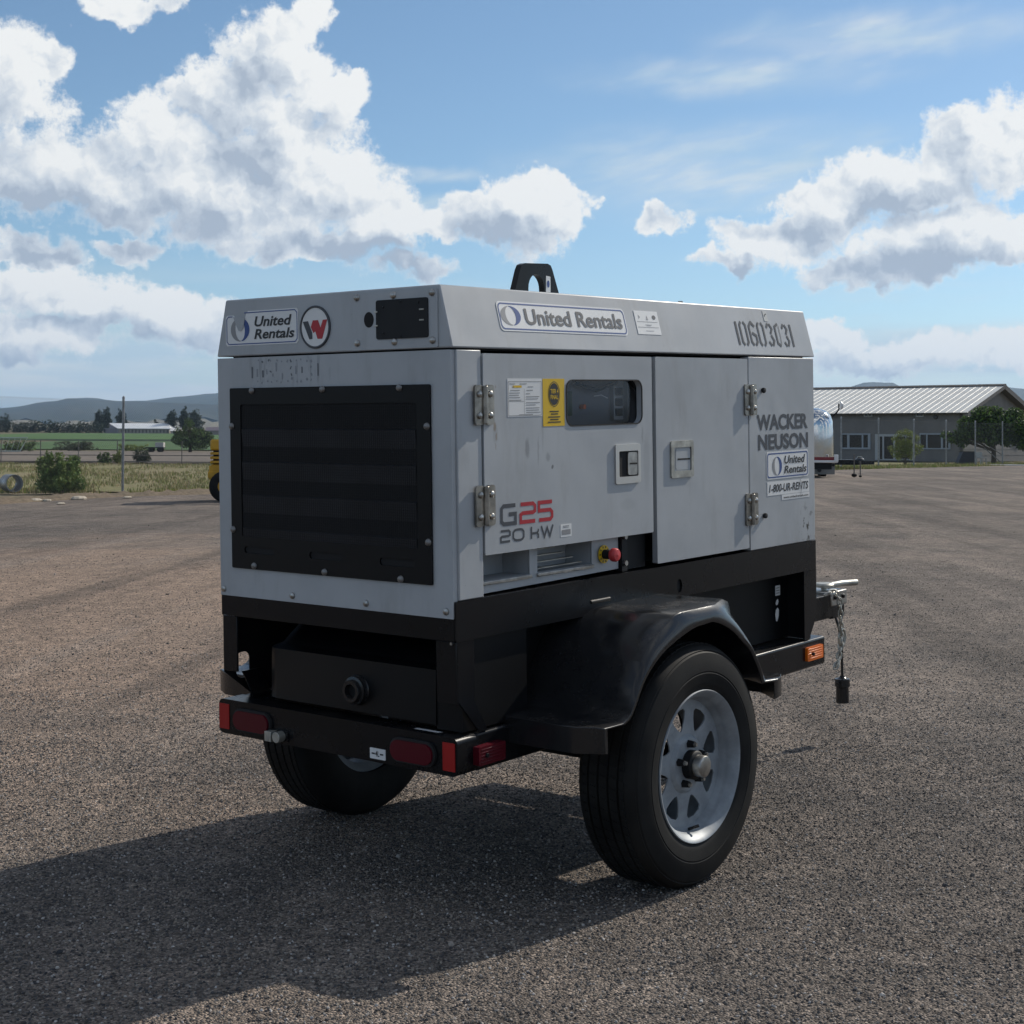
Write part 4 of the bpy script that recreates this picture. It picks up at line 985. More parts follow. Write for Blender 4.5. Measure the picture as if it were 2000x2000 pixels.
# loose stones: real instanced pebbles where the lens can tell them apart
def gravel_stones(name, poly, density, r0, r1, seed, mm):
    b = MB(); tri = tessellate_polygon([[Vector((*q, 0)) for q in poly]]); b.add([(x, y, 0) for x, y in poly], tri)
    o = b.build(name, mm, smooth=0, kind='stuff')
    ng = bpy.data.node_groups.new(name, 'GeometryNodeTree'); ng.interface.new_socket('Geometry', in_out='INPUT', socket_type='NodeSocketGeometry'); ng.interface.new_socket('Geometry', in_out='OUTPUT', socket_type='NodeSocketGeometry')
    N = ng.nodes; Lk = ng.links
    gi = N.new('NodeGroupInput'); go = N.new('NodeGroupOutput')
    dp = N.new('GeometryNodeDistributePointsOnFaces'); dp.inputs['Density'].default_value = density; dp.inputs['Seed'].default_value = seed
    ico = N.new('GeometryNodeMeshIcoSphere'); ico.inputs['Radius'].default_value = 1.0; ico.inputs['Subdivisions'].default_value = 1
    sp = N.new('GeometryNodeSetPosition'); nz = N.new('ShaderNodeTexNoise'); nz.inputs['Scale'].default_value = 1.3 + seed * .17
    sub = N.new('ShaderNodeVectorMath'); sub.operation = 'SUBTRACT'; sub.inputs[1].default_value = (.5, .5, .5)
    scl = N.new('ShaderNodeVectorMath'); scl.operation = 'SCALE'; scl.inputs['Scale'].default_value = 1.3
    Lk.new(nz.outputs['Color'], sub.inputs[0]); Lk.new(sub.outputs[0], scl.inputs[0]); Lk.new(scl.outputs[0], sp.inputs['Offset']); Lk.new(ico.outputs['Mesh'], sp.inputs['Geometry'])
    sm = N.new('GeometryNodeSetMaterial'); sm.inputs['Material'].default_value = mm; Lk.new(sp.outputs[0], sm.inputs[0])
    ip = N.new('GeometryNodeInstanceOnPoints')
    rr = N.new('FunctionNodeRandomValue'); rr.data_type = 'FLOAT_VECTOR'; rr.inputs[0].default_value = (0, 0, 0); rr.inputs[1].default_value = (6.28, 6.28, 6.28)
    rs = N.new('FunctionNodeRandomValue'); rs.data_type = 'FLOAT_VECTOR'; rs.inputs[0].default_value = (r0, r0 * .8, r0 * .6); rs.inputs[1].default_value = (r1, r1 * .85, r1 * .7)
    for q in (rr, rs): q.inputs['Seed'].default_value = seed * 7 + (1 if q is rs else 0)
    Lk.new(gi.outputs[0], dp.inputs['Mesh']); Lk.new(dp.outputs['Points'], ip.inputs['Points']); Lk.new(sm.outputs[0], ip.inputs['Instance'])
    Lk.new(rr.outputs[0], ip.inputs['Rotation']); Lk.new(rs.outputs[0], ip.inputs['Scale']); Lk.new(ip.outputs[0], go.inputs[0])
    o.modifiers.new('scatter', 'NODES').node_group = ng
    return o
def stone_mat():
    M = bpy.data.materials.new('mixed_stone'); M.use_nodes = True; t = M.node_tree; w = NT(t); b = t.nodes['Principled BSDF']
    oi = w.n('ShaderNodeObjectInfo')
    c = w.ramp(oi.outputs['Random'], [(0, (.045, .046, .052)), (.28, (.095, .090, .088)), (.60, (.19, .165, .145)), (.84, (.28, .24, .195)), (.95, (.36, .33, .31)), (1, (.50, .47, .44))])
    t.links.new(c, b.inputs['Base Color']); b.inputs['Roughness'].default_value = .85; b.inputs['Specular IOR Level'].default_value = .25
    return M
m_stone = stone_mat()
# small ruts and heaped ridges left by turning tyres
def rut(b, px, py, dx, dy, w_, h, seed):
    rg = random.Random(seed); d = gd(px, py); c = at(px, d, 0); e = at(px + dx, gd(px + dx, py + dy), 0); ax = (e - c); ln = ax.length; ax.normalize(); sx = Vector((-ax.y, ax.x, 0)); rows = []
    for i in range(13):
        t = i / 12; k = math.sin(math.pi * t) ** .7; o = sx * rg.uniform(-.006, .006)
        rows.append([tuple(c + ax * ln * t + o + sx * (w_ * s * (.5 + .5 * k)) + Vector((0, 0, -.004 + (h + rg.uniform(-.003, .003)) * k * z * .45))) for s, z in ((-1.6, 0), (-.9, .35), (-.25, 1), (.15, .9), (.8, .25), (1.6, 0))])
    b.grid(rows)
b = MB()
for i, q in enumerate(((1660, 1826, 90, 22, .020, .026), (1760, 1815, 110, 40, .020, .028), (1870, 1852, 100, 26, .020, .026), (1930, 1832, 80, 40, .022, .028),
                       (1560, 1790, 40, 14, .018, .014), (1790, 1760, 60, 20, .03, .016), (1850, 1600, 90, 30, .03, .016), (1620, 1660, 70, 22, .03, .014), (250, 1900, 90, -24, .03, .014), (1120, 1905, 80, -20, .03, .015), (1430, 1905, 70, 24, .03, .018),
                       (1700, 1480, 110, 22, .035, .016), (1840, 1395, 120, 20, .04, .016), (60, 1480, 120, -14, .035, .015), (160, 1395, 140, -16, .04, .015), (300, 1510, 120, -14, .035, .014))):
    rut(b, *q, 70 + i)
b.build('tyre_ruts', m_gravel, smooth=60, kind='structure')
def wedge(d0, d1, k=1.28):
    q = [CAMP.xy + (HF * d + HR * d * x).xy for d, x in ((d0, -.3374 * k), (d0, .3374 * k), (d1, .3374 * k), (d1, -.3374 * k))]
    return [tuple(p) for p in q]
gravel_stones('loose_gravel', wedge(2.4, 6.2), 5200, .0022, .0060, 1, m_stone)
gravel_stones('loose_gravel', wedge(6.2, 7.4), 2400, .0026, .0060, 2, m_stone)
gravel_stones('loose_gravel', wedge(7.4, 9.0), 1100, .0028, .0062, 3, m_stone)
gravel_stones('loose_gravel', wedge(9.0, 11.5), 420, .0030, .0066, 4, m_stone)
gravel_stones('scattered_stones', wedge(2.4, 9), 5, .006, .0135, 6, m_stone)
gravel_stones('scattered_stones', wedge(9, 22), .9, .008, .017, 7, m_stone)
gravel_stones('loose_gravel', wedge(11.5, 16.0), 120, .0034, .0075, 5, m_stone)
# ======================================================================= vegetation
def leaf_mat(name, col, rough=.6, tr=.25):
    M = bpy.data.materials.new(name); M.use_nodes = True; t = M.node_tree; w = NT(t)
    b = t.nodes['Principled BSDF']; o = t.nodes['Material Output']
    g = w.n('ShaderNodeNewGeometry'); c = w.mix(g.outputs['Random Per Island'], (*[x * .62 for x in col], 1), (*[x * 1.4 for x in col], 1))
    t.links.new(c, b.inputs['Base Color']); b.inputs['Roughness'].default_value = rough; b.inputs['Specular IOR Level'].default_value = .25
    tl = w.n('ShaderNodeBsdfTranslucent'); t.links.new(c, tl.inputs[0]); mx = w.n('ShaderNodeMixShader'); mx.inputs[0].default_value = tr
    t.links.new(b.outputs[0], mx.inputs[1]); t.links.new(tl.outputs[0], mx.inputs[2]); t.links.new(mx.outputs[0], o.inputs[0])
    return M
m_bark = mat('bark', (.075, .060, .045), .9, vary=(9, .35))
m_lf_dark = leaf_mat('dark_green_leaf', (.020, .036, .017), tr=.12); m_lf_sage = leaf_mat('sage_leaf', (.070, .095, .052), tr=.2); m_lf_mid = leaf_mat('mid_green_leaf', (.115, .185, .048)); m_lf_olive = leaf_mat('olive_leaf', (.17, .21, .058))
m_lf_lime = leaf_mat('yellow_green_leaf', (.20, .24, .055)); m_lf_grey = leaf_mat('grey_green_leaf', (.085, .098, .062)); m_straw = leaf_mat('dry_straw', (.38, .30, .165), tr=.1)
m_gblade = leaf_mat('green_blade', (.20, .205, .075), tr=.15)

def leaves(b, clumps, n, size, rg, mats=(0,)):
    """leaf-sized quads in the volume of ellipsoid clumps (centre, radii), denser towards the shell"""
    wts = [c[1][0] * c[1][1] * c[1][2] for c in clumps]
    for i in range(n):
        c, r = rg.choices(clumps, wts)[0]
        d = Vector((rg.gauss(0, 1), rg.gauss(0, 1), rg.gauss(0, 1))).normalized(); k = rg.random() ** .45
        p = Vector((c[0] + d.x * r[0] * k, c[1] + d.y * r[1] * k, c[2] + d.z * r[2] * k))
        u = Vector((rg.gauss(0, 1), rg.gauss(0, 1), rg.gauss(0, .8))).normalized(); v = u.cross(Vector((rg.gauss(0, 1), rg.gauss(0, 1), rg.gauss(0, 1)))).normalized()
        s = size * rg.uniform(.6, 1.35)
        b.add([p - u * s, p + v * s * .45, p + u * s, p - v * s * .45], [(0, 1, 2, 3)], rg.choice(mats))
def limbs(b, base, tips, r):
    for t_ in tips:
        mid = base.lerp(t_, .5) + Vector((rng.uniform(-.1, .1), rng.uniform(-.1, .1), .05)) * (t_ - base).length * .5
        b.tube([base, mid, t_], r, 6)
def tree(name, px, depth, h, crown, n, size, mats, label, cat='tree', group=None, trunk=.12, th=.35, seed=1):
    rg = random.Random(seed); p = at(px, depth)
    e = empty(name, p, 0, label, cat, group)
    b = MB(); b.lathe([(trunk * 1.25, -.05), (trunk, h * .06), (trunk * .8, h * th), (trunk * .35, h * .8)], lambda u, v, l: (u, v, l), n=8)
    limbs(b, Vector((0, 0, h * th * .7)), [Vector(c[0]) for c in crown[:7]], trunk * .32)
    b.build('trunk', m_bark, e)
    b = MB(); leaves(b, crown, n, size, rg, list(range(len(mats)))); b.build('crown', mats, e, smooth=0)
    return e
def blob_crown(h, w_, base, k, seed, taper=.5):
    rg = random.Random(seed); out = []
    for i in range(k):
        z = base + (h - base) * rg.uniform(.05, .92); t = (z - base) / (h - base)
        rad = w_ * (1 - taper * t) * math.sin(math.pi * min(1, t * .85 + .22))
        a = rg.uniform(0, 6.28); q = rg.random() ** .5 * rad * .75
        s = w_ * rg.uniform(.28, .48) * (1 - .4 * t)
        out.append(((q * math.cos(a), q * math.sin(a), z), (s, s, s * rg.uniform(.6, .9))))
    return out
def poplar_crown(h, w_, seed):
    rg = random.Random(seed); out = []
    for i in range(15):
        t = i / 14; z = h * (.10 + .86 * t); s = w_ * (math.sin(math.pi * (t * .80 + .16)) ** .8) * rg.uniform(.75, 1.1)
        out.append(((rg.uniform(-.25, .25) * w_, rg.uniform(-.25, .25) * w_, z), (s, s, h * .085)))
    return out
def hpx(n, depth): return n * depth / FPX
# the six tall poplars far beyond the fields
P = 'tall poplars beyond the green fields'
pl = [(193, 800, 620, 15, 'leftmost dark poplar left of the long white barn'), (209, 794, 622, 14, 'taller dark poplar touching the left end of the barn'), (236, 796, 640, 15, 'dark poplar rising behind the barn next to the fence post'),
      (336, 799, 610, 17, 'broad forked poplar right of the barn'), (359, 794, 612, 13, 'slim tallest poplar between the two broad ones right of the barn'), (384, 797, 615, 22, 'wide bushy poplar nearest the generator on the left')]
for i, (px, ty, dp, wpx, lb) in enumerate(pl):
    gy = hy(px) - (H(dp) - CAMP.z) / dp * FPX; h = hpx(gy - ty, dp)
    tree('poplar', px, dp, h, poplar_crown(h, hpx(wpx, dp) * .80, 20 + i), 1300, .46, [m_lf_dark], lb, group=P, trunk=.3, th=.2, seed=30 + i)
tree('round_tree', 303, 640, hpx(27, 640), blob_crown(hpx(27, 640), hpx(13, 640), 1, 12, 3), 700, .4, [m_lf_dark], 'low round dark tree peeping over the right end of the barn roof', seed=9)
# dark windbreak row behind the upper field: reads as one mass
b = MB(); rg = random.Random(5)
cl = []
for i in range(150):
    px = -260 + 460 * i / 149 + rg.uniform(-2, 2)
    if 22 < px < 27: continue
    p = at(px, 602 + rg.uniform(-3, 3)); hh = rg.uniform(3.6, 5.6) * (1.5 if px < 18 else 1)
    cl.append(((p.x, p.y, p.z + hh * .42), (1.5, 1.5, hh * .6)))
leaves(b, cl, 16000, .42, rg); b.build('windbreak', m_lf_dark, smooth=0, kind='stuff')
# nearer big dark tree and bushes on the left
d = 150
tree('spreading_tree', 372, d, hpx(66, d), [((x, y, z), (s, s, s * .75)) for x, y, z, s in ((-1.5, 0, 1.2, .75), (-.9, .3, 1.9, .8), (-.35, -.2, 2.6, .65), (-.1, .2, 3.1, .45), (.5, 0, 1.6, 1.0), (1.2, .2, 1.7, .95), (1.9, -.1, 1.5, .8), (2.5, .1, 1.1, .7), (-.6, 0, .9, .7), (.3, -.4, .8, .8), (1.4, 0, .8, .8))],
     7000, .10, [m_lf_dark, m_lf_mid], 'dark spreading tree with a pointed left crown beyond the dirt road', trunk=.16, th=.2, seed=14)
G = 'scrub bushes beyond the left fence'
def bush(px, depth, w_, h, n, size, mats, label, seed, group=G, name='bush'):
    rg = random.Random(seed); e = empty(name, at(px, depth), 0, label, 'bush', group)
    b = MB()
    tips = [Vector((rg.uniform(-.42, .42) * w_, rg.uniform(-.3, .3) * w_, h * rg.uniform(.45, 1.0))) for _ in range(22)]
    for t_ in tips: b.tube([Vector((t_.x * .15, t_.y * .15, 0)), Vector((t_.x * .6, t_.y * .6, t_.z * .55)), t_], .006 + .004 * w_, 5)
    b.build('stems', m_bark, e)
    b = MB(); cl = [((t_.x, t_.y, t_.z * k), (w_ * .10, w_ * .10, h * .13)) for t_ in tips for k in (1.08, .92, .7)] + [((x * w_, y * w_, h * .26), (w_ * .22, w_ * .22, h * .26)) for x in (-.24, 0, .24) for y in (-.15, .15)]
    leaves(b, cl, n, size, rg, list(range(len(mats)))); b.build('foliage', mats, e, smooth=0)
bush(121, 35.2, 1.15, .80, 7500, .042, [m_lf_mid, m_lf_olive, m_lf_mid], 'large leafy green bush at the yard edge beside the metal pipe', 2)
bush(205, 78, .75, .50, 900, .05, [m_lf_dark, m_lf_mid], 'small dark bush left of the fence post, near the dirt road', 3)
bush(230, 79, .60, .62, 700, .05, [m_lf_olive], 'olive bush just left of the fence post by the dirt road', 4)
bush(279, 80, .95, .72, 1300, .055, [m_lf_dark, m_lf_grey], 'dark grey-green bush right of the fence post by the dirt road', 5)
bush(148, 165, 5.0, .9, 1500, .13, [m_lf_grey], 'grey scrub patch along the near edge of the green field', 6)
bush(38, 150, 3.4, 1.0, 1200, .12, [m_lf_grey, m_lf_mid], 'grey-green scrub under the pale gate at the field edge', 8)
bush(262, 160, 3.0, .7, 800, .12, [m_lf_olive], 'thin olive scrub behind the dirt road right of the fence post', 12)
# right side: big tree and the feathery shrub by the glass door
d = 93
crown = [((x, y, z), (s, s * .9, s * .72)) for x, y, z, s in ((-2.5, 0, 1.55, .5), (-2.9, .1, 1.75, .4), (-2.0, 0, 1.75, .62), (-1.5, .3, 2.4, .75), (-.8, -.2, 3.0, .72), (-.9, .3, 1.9, .9), (.0, 0, 2.3, 1.0), (.2, .3, 3.1, .62), (1.0, -.2, 2.4, 1.0), (1.3, 0, 3.0, .65), (2.0, .1, 2.2, .9), (2.6, 0, 1.8, .8), (-1.9, .1, 1.35, .5), (.9, .2, 1.6, .8), (1.9, 0, 1.3, .7), (-.2, 0, 1.5, .6), (-.4, .1, 3.3, .4), (3.2, 0, 2.0, .8))]
tree('broad_tree', 1941, d, 3.9, [((c[0][0] * HR.x + c[0][1] * HF.x, c[0][0] * HR.y + c[0][1] * HF.y, c[0][2]), c[1]) for c in crown], 21000, .10, [m_lf_sage, m_lf_mid], 'broad leafy tree in front of the gable of the grey building', trunk=.16, th=.28, seed=21)
rg = random.Random(33)
e = empty('feathery_shrub', at(1768, 86), 0, 'feathery yellow-green shrub in front of the glass doors of the grey building', 'shrub')
b = MB(); tips = [Vector((HR.x * x, HR.y * x, z)) for x, z in ((-.55, 1.45), (-.3, 1.75), (0, 1.85), (.3, 1.75), (.62, 1.5), (.85, 1.0), (-.75, .9), (.1, 1.3))]
for t_ in tips: b.tube([Vector((0, 0, 0)), t_ * .5 + Vector((0, 0, .2)), t_], .018, 5)
b.build('stems', m_bark, e)
b = MB(); leaves(b, [((t_.x * k, t_.y * k, t_.z * q), (.26, .26, .24)) for t_ in tips for k, q in ((1, 1), (.75, .72), (.45, .5))], 4200, .045, rg, (0, 1, 1)); b.build('foliage', [m_lf_olive, m_lf_lime], e, smooth=0)

# grass tufts, one mass of blades
def tufts(name, spots, hh, mats, wts, seed):
    rg = random.Random(seed); b = MB()
    for x, y in spots:
        for k in range(5):
            a = rg.uniform(0, 6.28); l = hh * rg.uniform(.4, 1.2); wd = .012 + l * .05; dx, dy = math.cos(a), math.sin(a); ln = rg.uniform(.1, .6) * l
            px_, py_ = x + rg.uniform(-.12, .12), y + rg.uniform(-.12, .12)
            b.add([(px_ - dy * wd, py_ + dx * wd, -.03), (px_ + dy * wd, py_ - dx * wd, -.03), (px_ + dx * ln, py_ + dy * ln, l)], [(0, 1, 2)], rg.choices(range(len(mats)), wts)[0])
    b.build(name, mats, smooth=0, kind='stuff')
rg = random.Random(8); sp = []
while len(sp) < 5200:
    px = rg.uniform(-350, 760); d = 35 + 43 * rg.random() ** 1.2
    if d < edge_at(px) + .9: continue
    if math.sin(px * .013 + d * .21) + math.sin(px * .031 - d * .4) + rg.uniform(-1.2, 1.2) < -.6: continue
    p = at(px, d, 0); sp.append((p.x, p.y))
tufts('dry_grass', sp, .085, [m_gblade, m_straw, m_lf_olive], (4, 3, 2), 2)
sp = []
while len(sp) < 2600:
    px = rg.uniform(1500, 2400); d = edge_at(px) + .2 + 14 * rg.random() ** 1.7; p = at(px, d, 0); sp.append((p.x, p.y))
tufts('roadside_grass', sp, .13, [m_gblade, m_straw, m_lf_mid], (4, 2, 3), 6)
# pale stones along the bank
for i, (px, py, s, lb) in enumerate(((72, 979, .11, 'flat pale stone at the foot of the dirt bank below the pipe'), (94, 979, .08, 'pale stone on the dirt bank under the left half of the bush'), (121, 985, .07, 'small white stone on the gravel just below the bush'),
                                     (156, 976, .14, 'long tan stone on the dirt bank right of the bush'), (251, 973, .08, 'pale stone just right of the fence post foot'))):
    b = MB(); rg = random.Random(50 + i); rows = [(0, -.5), (.8, -.35), (1, 0), (.7, .4), (0, .5)]
    b.lathe([(max(.001, r) * s * rg.uniform(.8, 1.1), (z + .3) * s * .7) for r, z in rows], lambda u, v, l: (u * 1.5, v + .2 * u, l), n=9)
    o = b.build('stone', mat('pale_stone_%d' % i, (.42, .37, .30), .9, vary=(9, .2)), smooth=0, label=lb, cat='stone', group='pale stones along the left edge of the yard'); o.location = at(px, gd(px, py), .0)
# ======================================================================= fences
m_galv = mat('galvanised_pipe', (.30, .31, .32), .5, .6, vary=(12, .2))
m_wire = mat('galvanised_wire', (.20, .21, .215), .6, .3)
def chain_fence(name, pts, h, spacing_px, label, pitch=.068, wr=.0021, pr=.03, posts=None, base=0.0):
    """pts: two ground points; posts at given fractions; woven wire as real strands"""
    A, B = Vector(pts[0]), Vector(pts[1]); D = (B - A); Ln = D.length; D.normalize()
    e = empty(name, A, math.atan2(D.y, D.x), label, 'fence')
    for f in posts:
        b = MB(); x = f * Ln; b.cyl((x, 0, -.3), (x, 0, h), pr, n=12); b.lathe([(pr, h), (pr * 1.15, h + .01), (pr * .8, h + .045), (0, h + .055)], lambda u, v, l: (x + u, v, l), n=12); b.build('post', m_galv, e)
    b = MB(); n = int(Ln / pitch); H_ = h - .06
    for i in range(-int(H_ / pitch), n):
        for s in (1, -1):
            x0 = i * pitch; z0, z1 = .04, H_; x1 = x0 + (z1 - z0)
            if x0 < 0: z0 += -x0; x0 = 0
            if x1 > Ln: z1 -= x1 - Ln; x1 = Ln
            if z1 - z0 < .05: continue
            if s < 0: x0, x1 = Ln - x0, Ln - x1
            y = -pr - .004 * (1 if s > 0 else 2)
            b.add([(x0 - wr, y, z0), (x0 + wr, y, z0), (x0, y - wr * 1.7, z0), (x1 - wr, y, z1), (x1 + wr, y, z1), (x1, y - wr * 1.7, z1)], [(0, 1, 4, 3), (1, 2, 5, 4), (2, 0, 3, 5)])
    b.build('chain_link', m_wire, e, smooth=0, kind='stuff')
    b = MB(); b.cyl((0, -pr - .003, h - .09), (Ln, -pr - .003, h - .09), .0010, n=5); b.build('tension_wire', m_wire, e)
    return e
fp = at(241, gd(241, 962), 0); e0 = at(0, edge_at(0) + 1.6, 0); dirv = (at(405, edge_at(405), 0) - at(0, edge_at(0), 0)).normalized()
A = fp - dirv * 7.6; B = fp + dirv * 9.4
chain_fence('chain_link_fence', (A, B), 2.18, 0, 'tall chain-link fence on bare posts along the left edge of the yard', posts=[(7.6 - 4.6) / 17, 7.6 / 17, (7.6 + 4.6) / 17, 16.8 / 17])
# right fence: posts at even spacing receding to the right
q0, q1 = at(1716, 80.5, 0), at(1958, 91.0, 0); D = (q1 - q0)
A = q0 - D * .62; B = q1 + D * .62
Lt = 2.24
fr = []
for px in (1643, 1716, 1785, 1848, 1905, 1958):
    k = (px - 1000) / FPX; # intersection of the sight column with the fence line
    n_ = HR - HF * k; c_ = CAMP.copy(); t_ = ((c_ - q0).xy.dot(n_.xy)) / (D.xy.dot(n_.xy)); fr.append((t_ + .62) / Lt)
chain_fence('chain_link_fence', (A, B), 2.52, 0, 'pale-posted chain-link fence in front of the grey building on the right', posts=fr + [fr[-1] + (fr[-1] - fr[-2]), fr[-1] + 2 * (fr[-1] - fr[-2])], pitch=.09, wr=.0016, pr=.042)
# low pipe fence by the far dirt road
q0 = at(-260, 79.5, 0); q1 = at(470, 79.5, 0); D = q1 - q0
e = empty('pipe_fence', q0, math.atan2(D.y, D.x), 'low dark pipe fence along the dirt road beyond the chain-link fence', 'fence')
m_dpipe = mat('dark_weathered_pipe', (.13, .12, .11), .8, vary=(6, .3))
for px in (-150, -74, 3, 80, 154, 230, 356, 430):
    b = MB(); x = (px + 260) / 730 * D.length; b.cyl((x, 0, -.2), (x, 0, 1.16), .026, n=8); b.build('post', m_dpipe, e)
for z, r in ((.40, .022), (.06, .03)):
    b = MB(); b.cyl((0, -.02, z), (D.length, -.02, z), r, n=8); b.build('rail', m_dpipe, e)

# ======================================================================= left side things
# corrugated pipe offcut
m_pipe = mat('galvanised_culvert', (.42, .43, .44), .38, .75, vary=(5, .3))
b = MB()
prof = [(.195 + .008 * math.cos(i * 1.05), .50 * i / 60) for i in range(61)]
pin = [(r - .012, h) for r, h in prof][::-1]
ya = R(36)
ax = (HF * math.cos(ya) - HR * math.sin(ya)); sx_ = Vector((ax.y, -ax.x, 0))
b.lathe(prof + pin, lambda u, v, l: tuple(sx_ * u + ax * (l - .15) + Vector((0, 0, .195 + v))), n=40, closed=True)
o = b.build('culvert_pipe', m_pipe, smooth=50, label='short galvanised pipe ring lying on the grass at the far left', cat='pipe'); o.location = at(26, gd(26, 961), .01)

# long barn
m_bwall = mat('pale_barn_wall', (.36, .33, .28), .8, vary=(.6, .12)); m_broof = mat('white_barn_roof', (.74, .75, .76), .45, vary=(.8, .06)); m_gable = mat('grey_barn_gable', (.34, .33, .36), .8)
d = 600.0; p0 = at(232, d); k = d / FPX
e = empty('barn', p0, math.atan2(HR.y, HR.x), 'long low barn with a white roof beyond the green fields', 'barn')
Lb, Wb, he, hr = 99 * k, 19.0, 1.55, 4.0
he = hpx(11, d); hr = hpx(21, d)
b = MB(); b.box(0, Lb, 0, Wb, -.6, he); b.build('wall', m_bwall, e, smooth=0)
rot = 0
b = MB(); b.add([(-.4, -.5, he - .1), (Lb + .5, -.5, he - .1), (Lb - 12 * k, Wb / 2, hr), (-32 * k + .0, Wb / 2, hr), (-.4 - 0, -.5, he - .35), (Lb + .5, -.5, he - .35)], [(0, 1, 2, 3), (4, 5, 1, 0)])
b.add([(-.4, Wb + .5, he - .1), (Lb + .5, Wb + .5, he - .1), (Lb - 12 * k, Wb / 2, hr), (-32 * k, Wb / 2, hr)], [(3, 2, 1, 0)])
b.add([(Lb + .5, -.5, he - .1), (Lb + .5, Wb + .5, he - .1), (Lb - 12 * k, Wb / 2, hr)], [(0, 1, 2)]); b.build('roof', m_broof, e, smooth=0)
b = MB(); b.add([(-.02, -.02, -.6), (-.02, -.02, he), (-30 * k, Wb / 2, hr - .25), (-30 * k, Wb / 2, -.6)], [(0, 1, 2, 3)]); b.box(-34 * k, -.03, 3, Wb, -.6, he); b.build('end_wall', m_gable, e, smooth=0)
for i in range(14):
    x = 1 + i * (Lb - 2) / 13; b = MB(); b.box(x, x + .5, -.06, -.004, .45, he - .5); b.build('opening', mat('barn_opening', (.12, .11, .10), .8) if i == 0 else bpy.data.materials['barn_opening'], e, smooth=0)
# small white-roofed shed and distant brown house right of the barn
def shed(name, px, d, wpx, hpx_, rpx, wallc, roofc, label):
    k = d / FPX; e = empty(name, at(px, d), math.atan2(HR.y, HR.x), label, 'house' if 'house' in name else 'shed')
    w_, h_, r_ = wpx * k, hpx_ * k, rpx * k
    b = MB(); b.box(0, w_, 0, 5, -.5, h_); b.build('wall', mat(name + '_wall', wallc, .8), e, smooth=0)
    b = MB(); b.add([(-.3, -.4, h_), (w_ + .3, -.4, h_), (w_ + .3, 2.5, r_), (-.3, 2.5, r_), (-.3, 5.4, h_), (w_ + .3, 5.4, h_)], [(0, 1, 2, 3), (3, 2, 5, 4), (0, 3, 4), (1, 5, 2)]); b.build('roof', mat(name + '_roof', roofc, .6), e, smooth=0)
    b = MB(); b.box(w_ * .3, w_ * .45, -.05, -.003, h_ * .3, h_ * .75); b.build('window', mat(name + '_window', (.03, .03, .04), .2), e, smooth=0)
shed('white_shed', 333, 596, 17, 6, 11, (.42, .39, .36), (.72, .70, .70), 'small white-roofed shed at the right end of the long barn')
shed('brown_house', 343, 420, 16, 5, 10, (.22, .17, .14), (.20, .12, .09), 'small brown-roofed house half hidden by the spreading tree')
shed('far_house', 402, 520, 26, 9, 16, (.30, .24, .25), (.16, .13, .16), 'distant purple-grey roofed house beside the generator edge')
# pale gate panel at the field edge
d = 120.0; k = d / FPX; m_gate = mat('pale_gate_pipe', (.36, .42, .40), .6)
e = empty('field_gate', at(0, d), math.atan2(HR.y, HR.x), 'pale slanted pipe gate panel at the near edge of the green field', 'gate')
for pts in ([(-4, 0, .2), (0, 0, 1.3), (2.2, 0, 1.32), (1.6, 0, .25)], [(-4, 0, .25), (1.6, 0, .25)]):
    b = MB(); b.tube(pts, .05, 8); b.build('gate_frame', m_gate, e)
for i in range(12):
    x = -3.6 + i * .45; b = MB(); b.cyl((x, .0, .25), (x + .33, 0, 1.3 if x > -.1 else .25 + (x + 4.1) * .26), .018, n=6); b.build('gate_bar', m_gate, e)
# small flatbed cart with a white box
d = 150.0; k = d / FPX; e = empty('flatbed_cart', at(308, d), math.atan2(HR.y, HR.x), 'dark flatbed cart carrying a white box beyond the dirt road', 'cart')
b = MB(); b.box(-1.2, .6, 0, 1.0, .38, .48); b.box(-1.5, -1.2, .4, .6, .30, .40); b.build('bed', m_flat, e)
for x in (-.7, .2):
    for y in (.05, .95): b = MB(); b.cyl((x, y - .08, .24), (x, y + .08, .24), .25, n=16); b.build('wheel', m_tyre, e)
b = MB(); b.box(-.25, .55, .1, .9, .485, .95); b.build('box', mat('off_white_box', (.5, .49, .47), .7), e)

# forklift half hidden behind the generator
m_fy = mat('yellow_machine_paint', (.50, .27, .012), .45, vary=(4, .12)); 
yd = gd(418, 982); e = empty('forklift', at(459, yd + .9, 0), math.atan2(HR.y, HR.x) + R(8), 'yellow forklift with black tyres parked behind the generator, its tail showing', 'forklift')
b = MB(); b.box(-.48, 1.2, -.45, .45, .44, .72); b.box(-.50, .3, -.47, .47, .47, .60); b.box(-.44, .9, -.43, .43, .72, .74)
b.build('body', m_fy, e, bevel=.02)
b = MB(); b.box(-.46, .25, -.44, .44, 1.02, 1.24); b.build('counterweight', m_fy, e, bevel=.04)
for i in range(3): b = MB(); b.box(-.46, .25, -.44, .44, .765 + i * .085, .815 + i * .085); b.build('grille_rib', m_fy, e, bevel=.01)
b = MB(); b.box(-.40, .22, -.40, .40, .73, 1.03); b.build('engine_core', m_dark, e)
for x, r in ((-.16, .31), (1.15, .34)):
    for y in (-.50, .50): 
        w_ = MB(); w_.lathe([(.14, -.11), (r * .86, -.12), (r, -.09), (r, .09), (r * .86, .12), (.14, .11)], lambda u, v, l: (x + u, y + l, r + v), n=28, mat=0); w_.lathe([(.0, .08), (.15, .10), (.15, -.10), (0, -.08)], lambda u, v, l: (x + u, y + l, r + v), n=20, mat=1); w_.build('wheel', [m_tyre, m_fy], e)
for x in (.25, 1.0):
    for y in (-.42, .42): b = MB(); b.box(x - .03, x + .03, y - .03, y + .03, .7, 1.85); b.build('guard_post', m_flat, e)
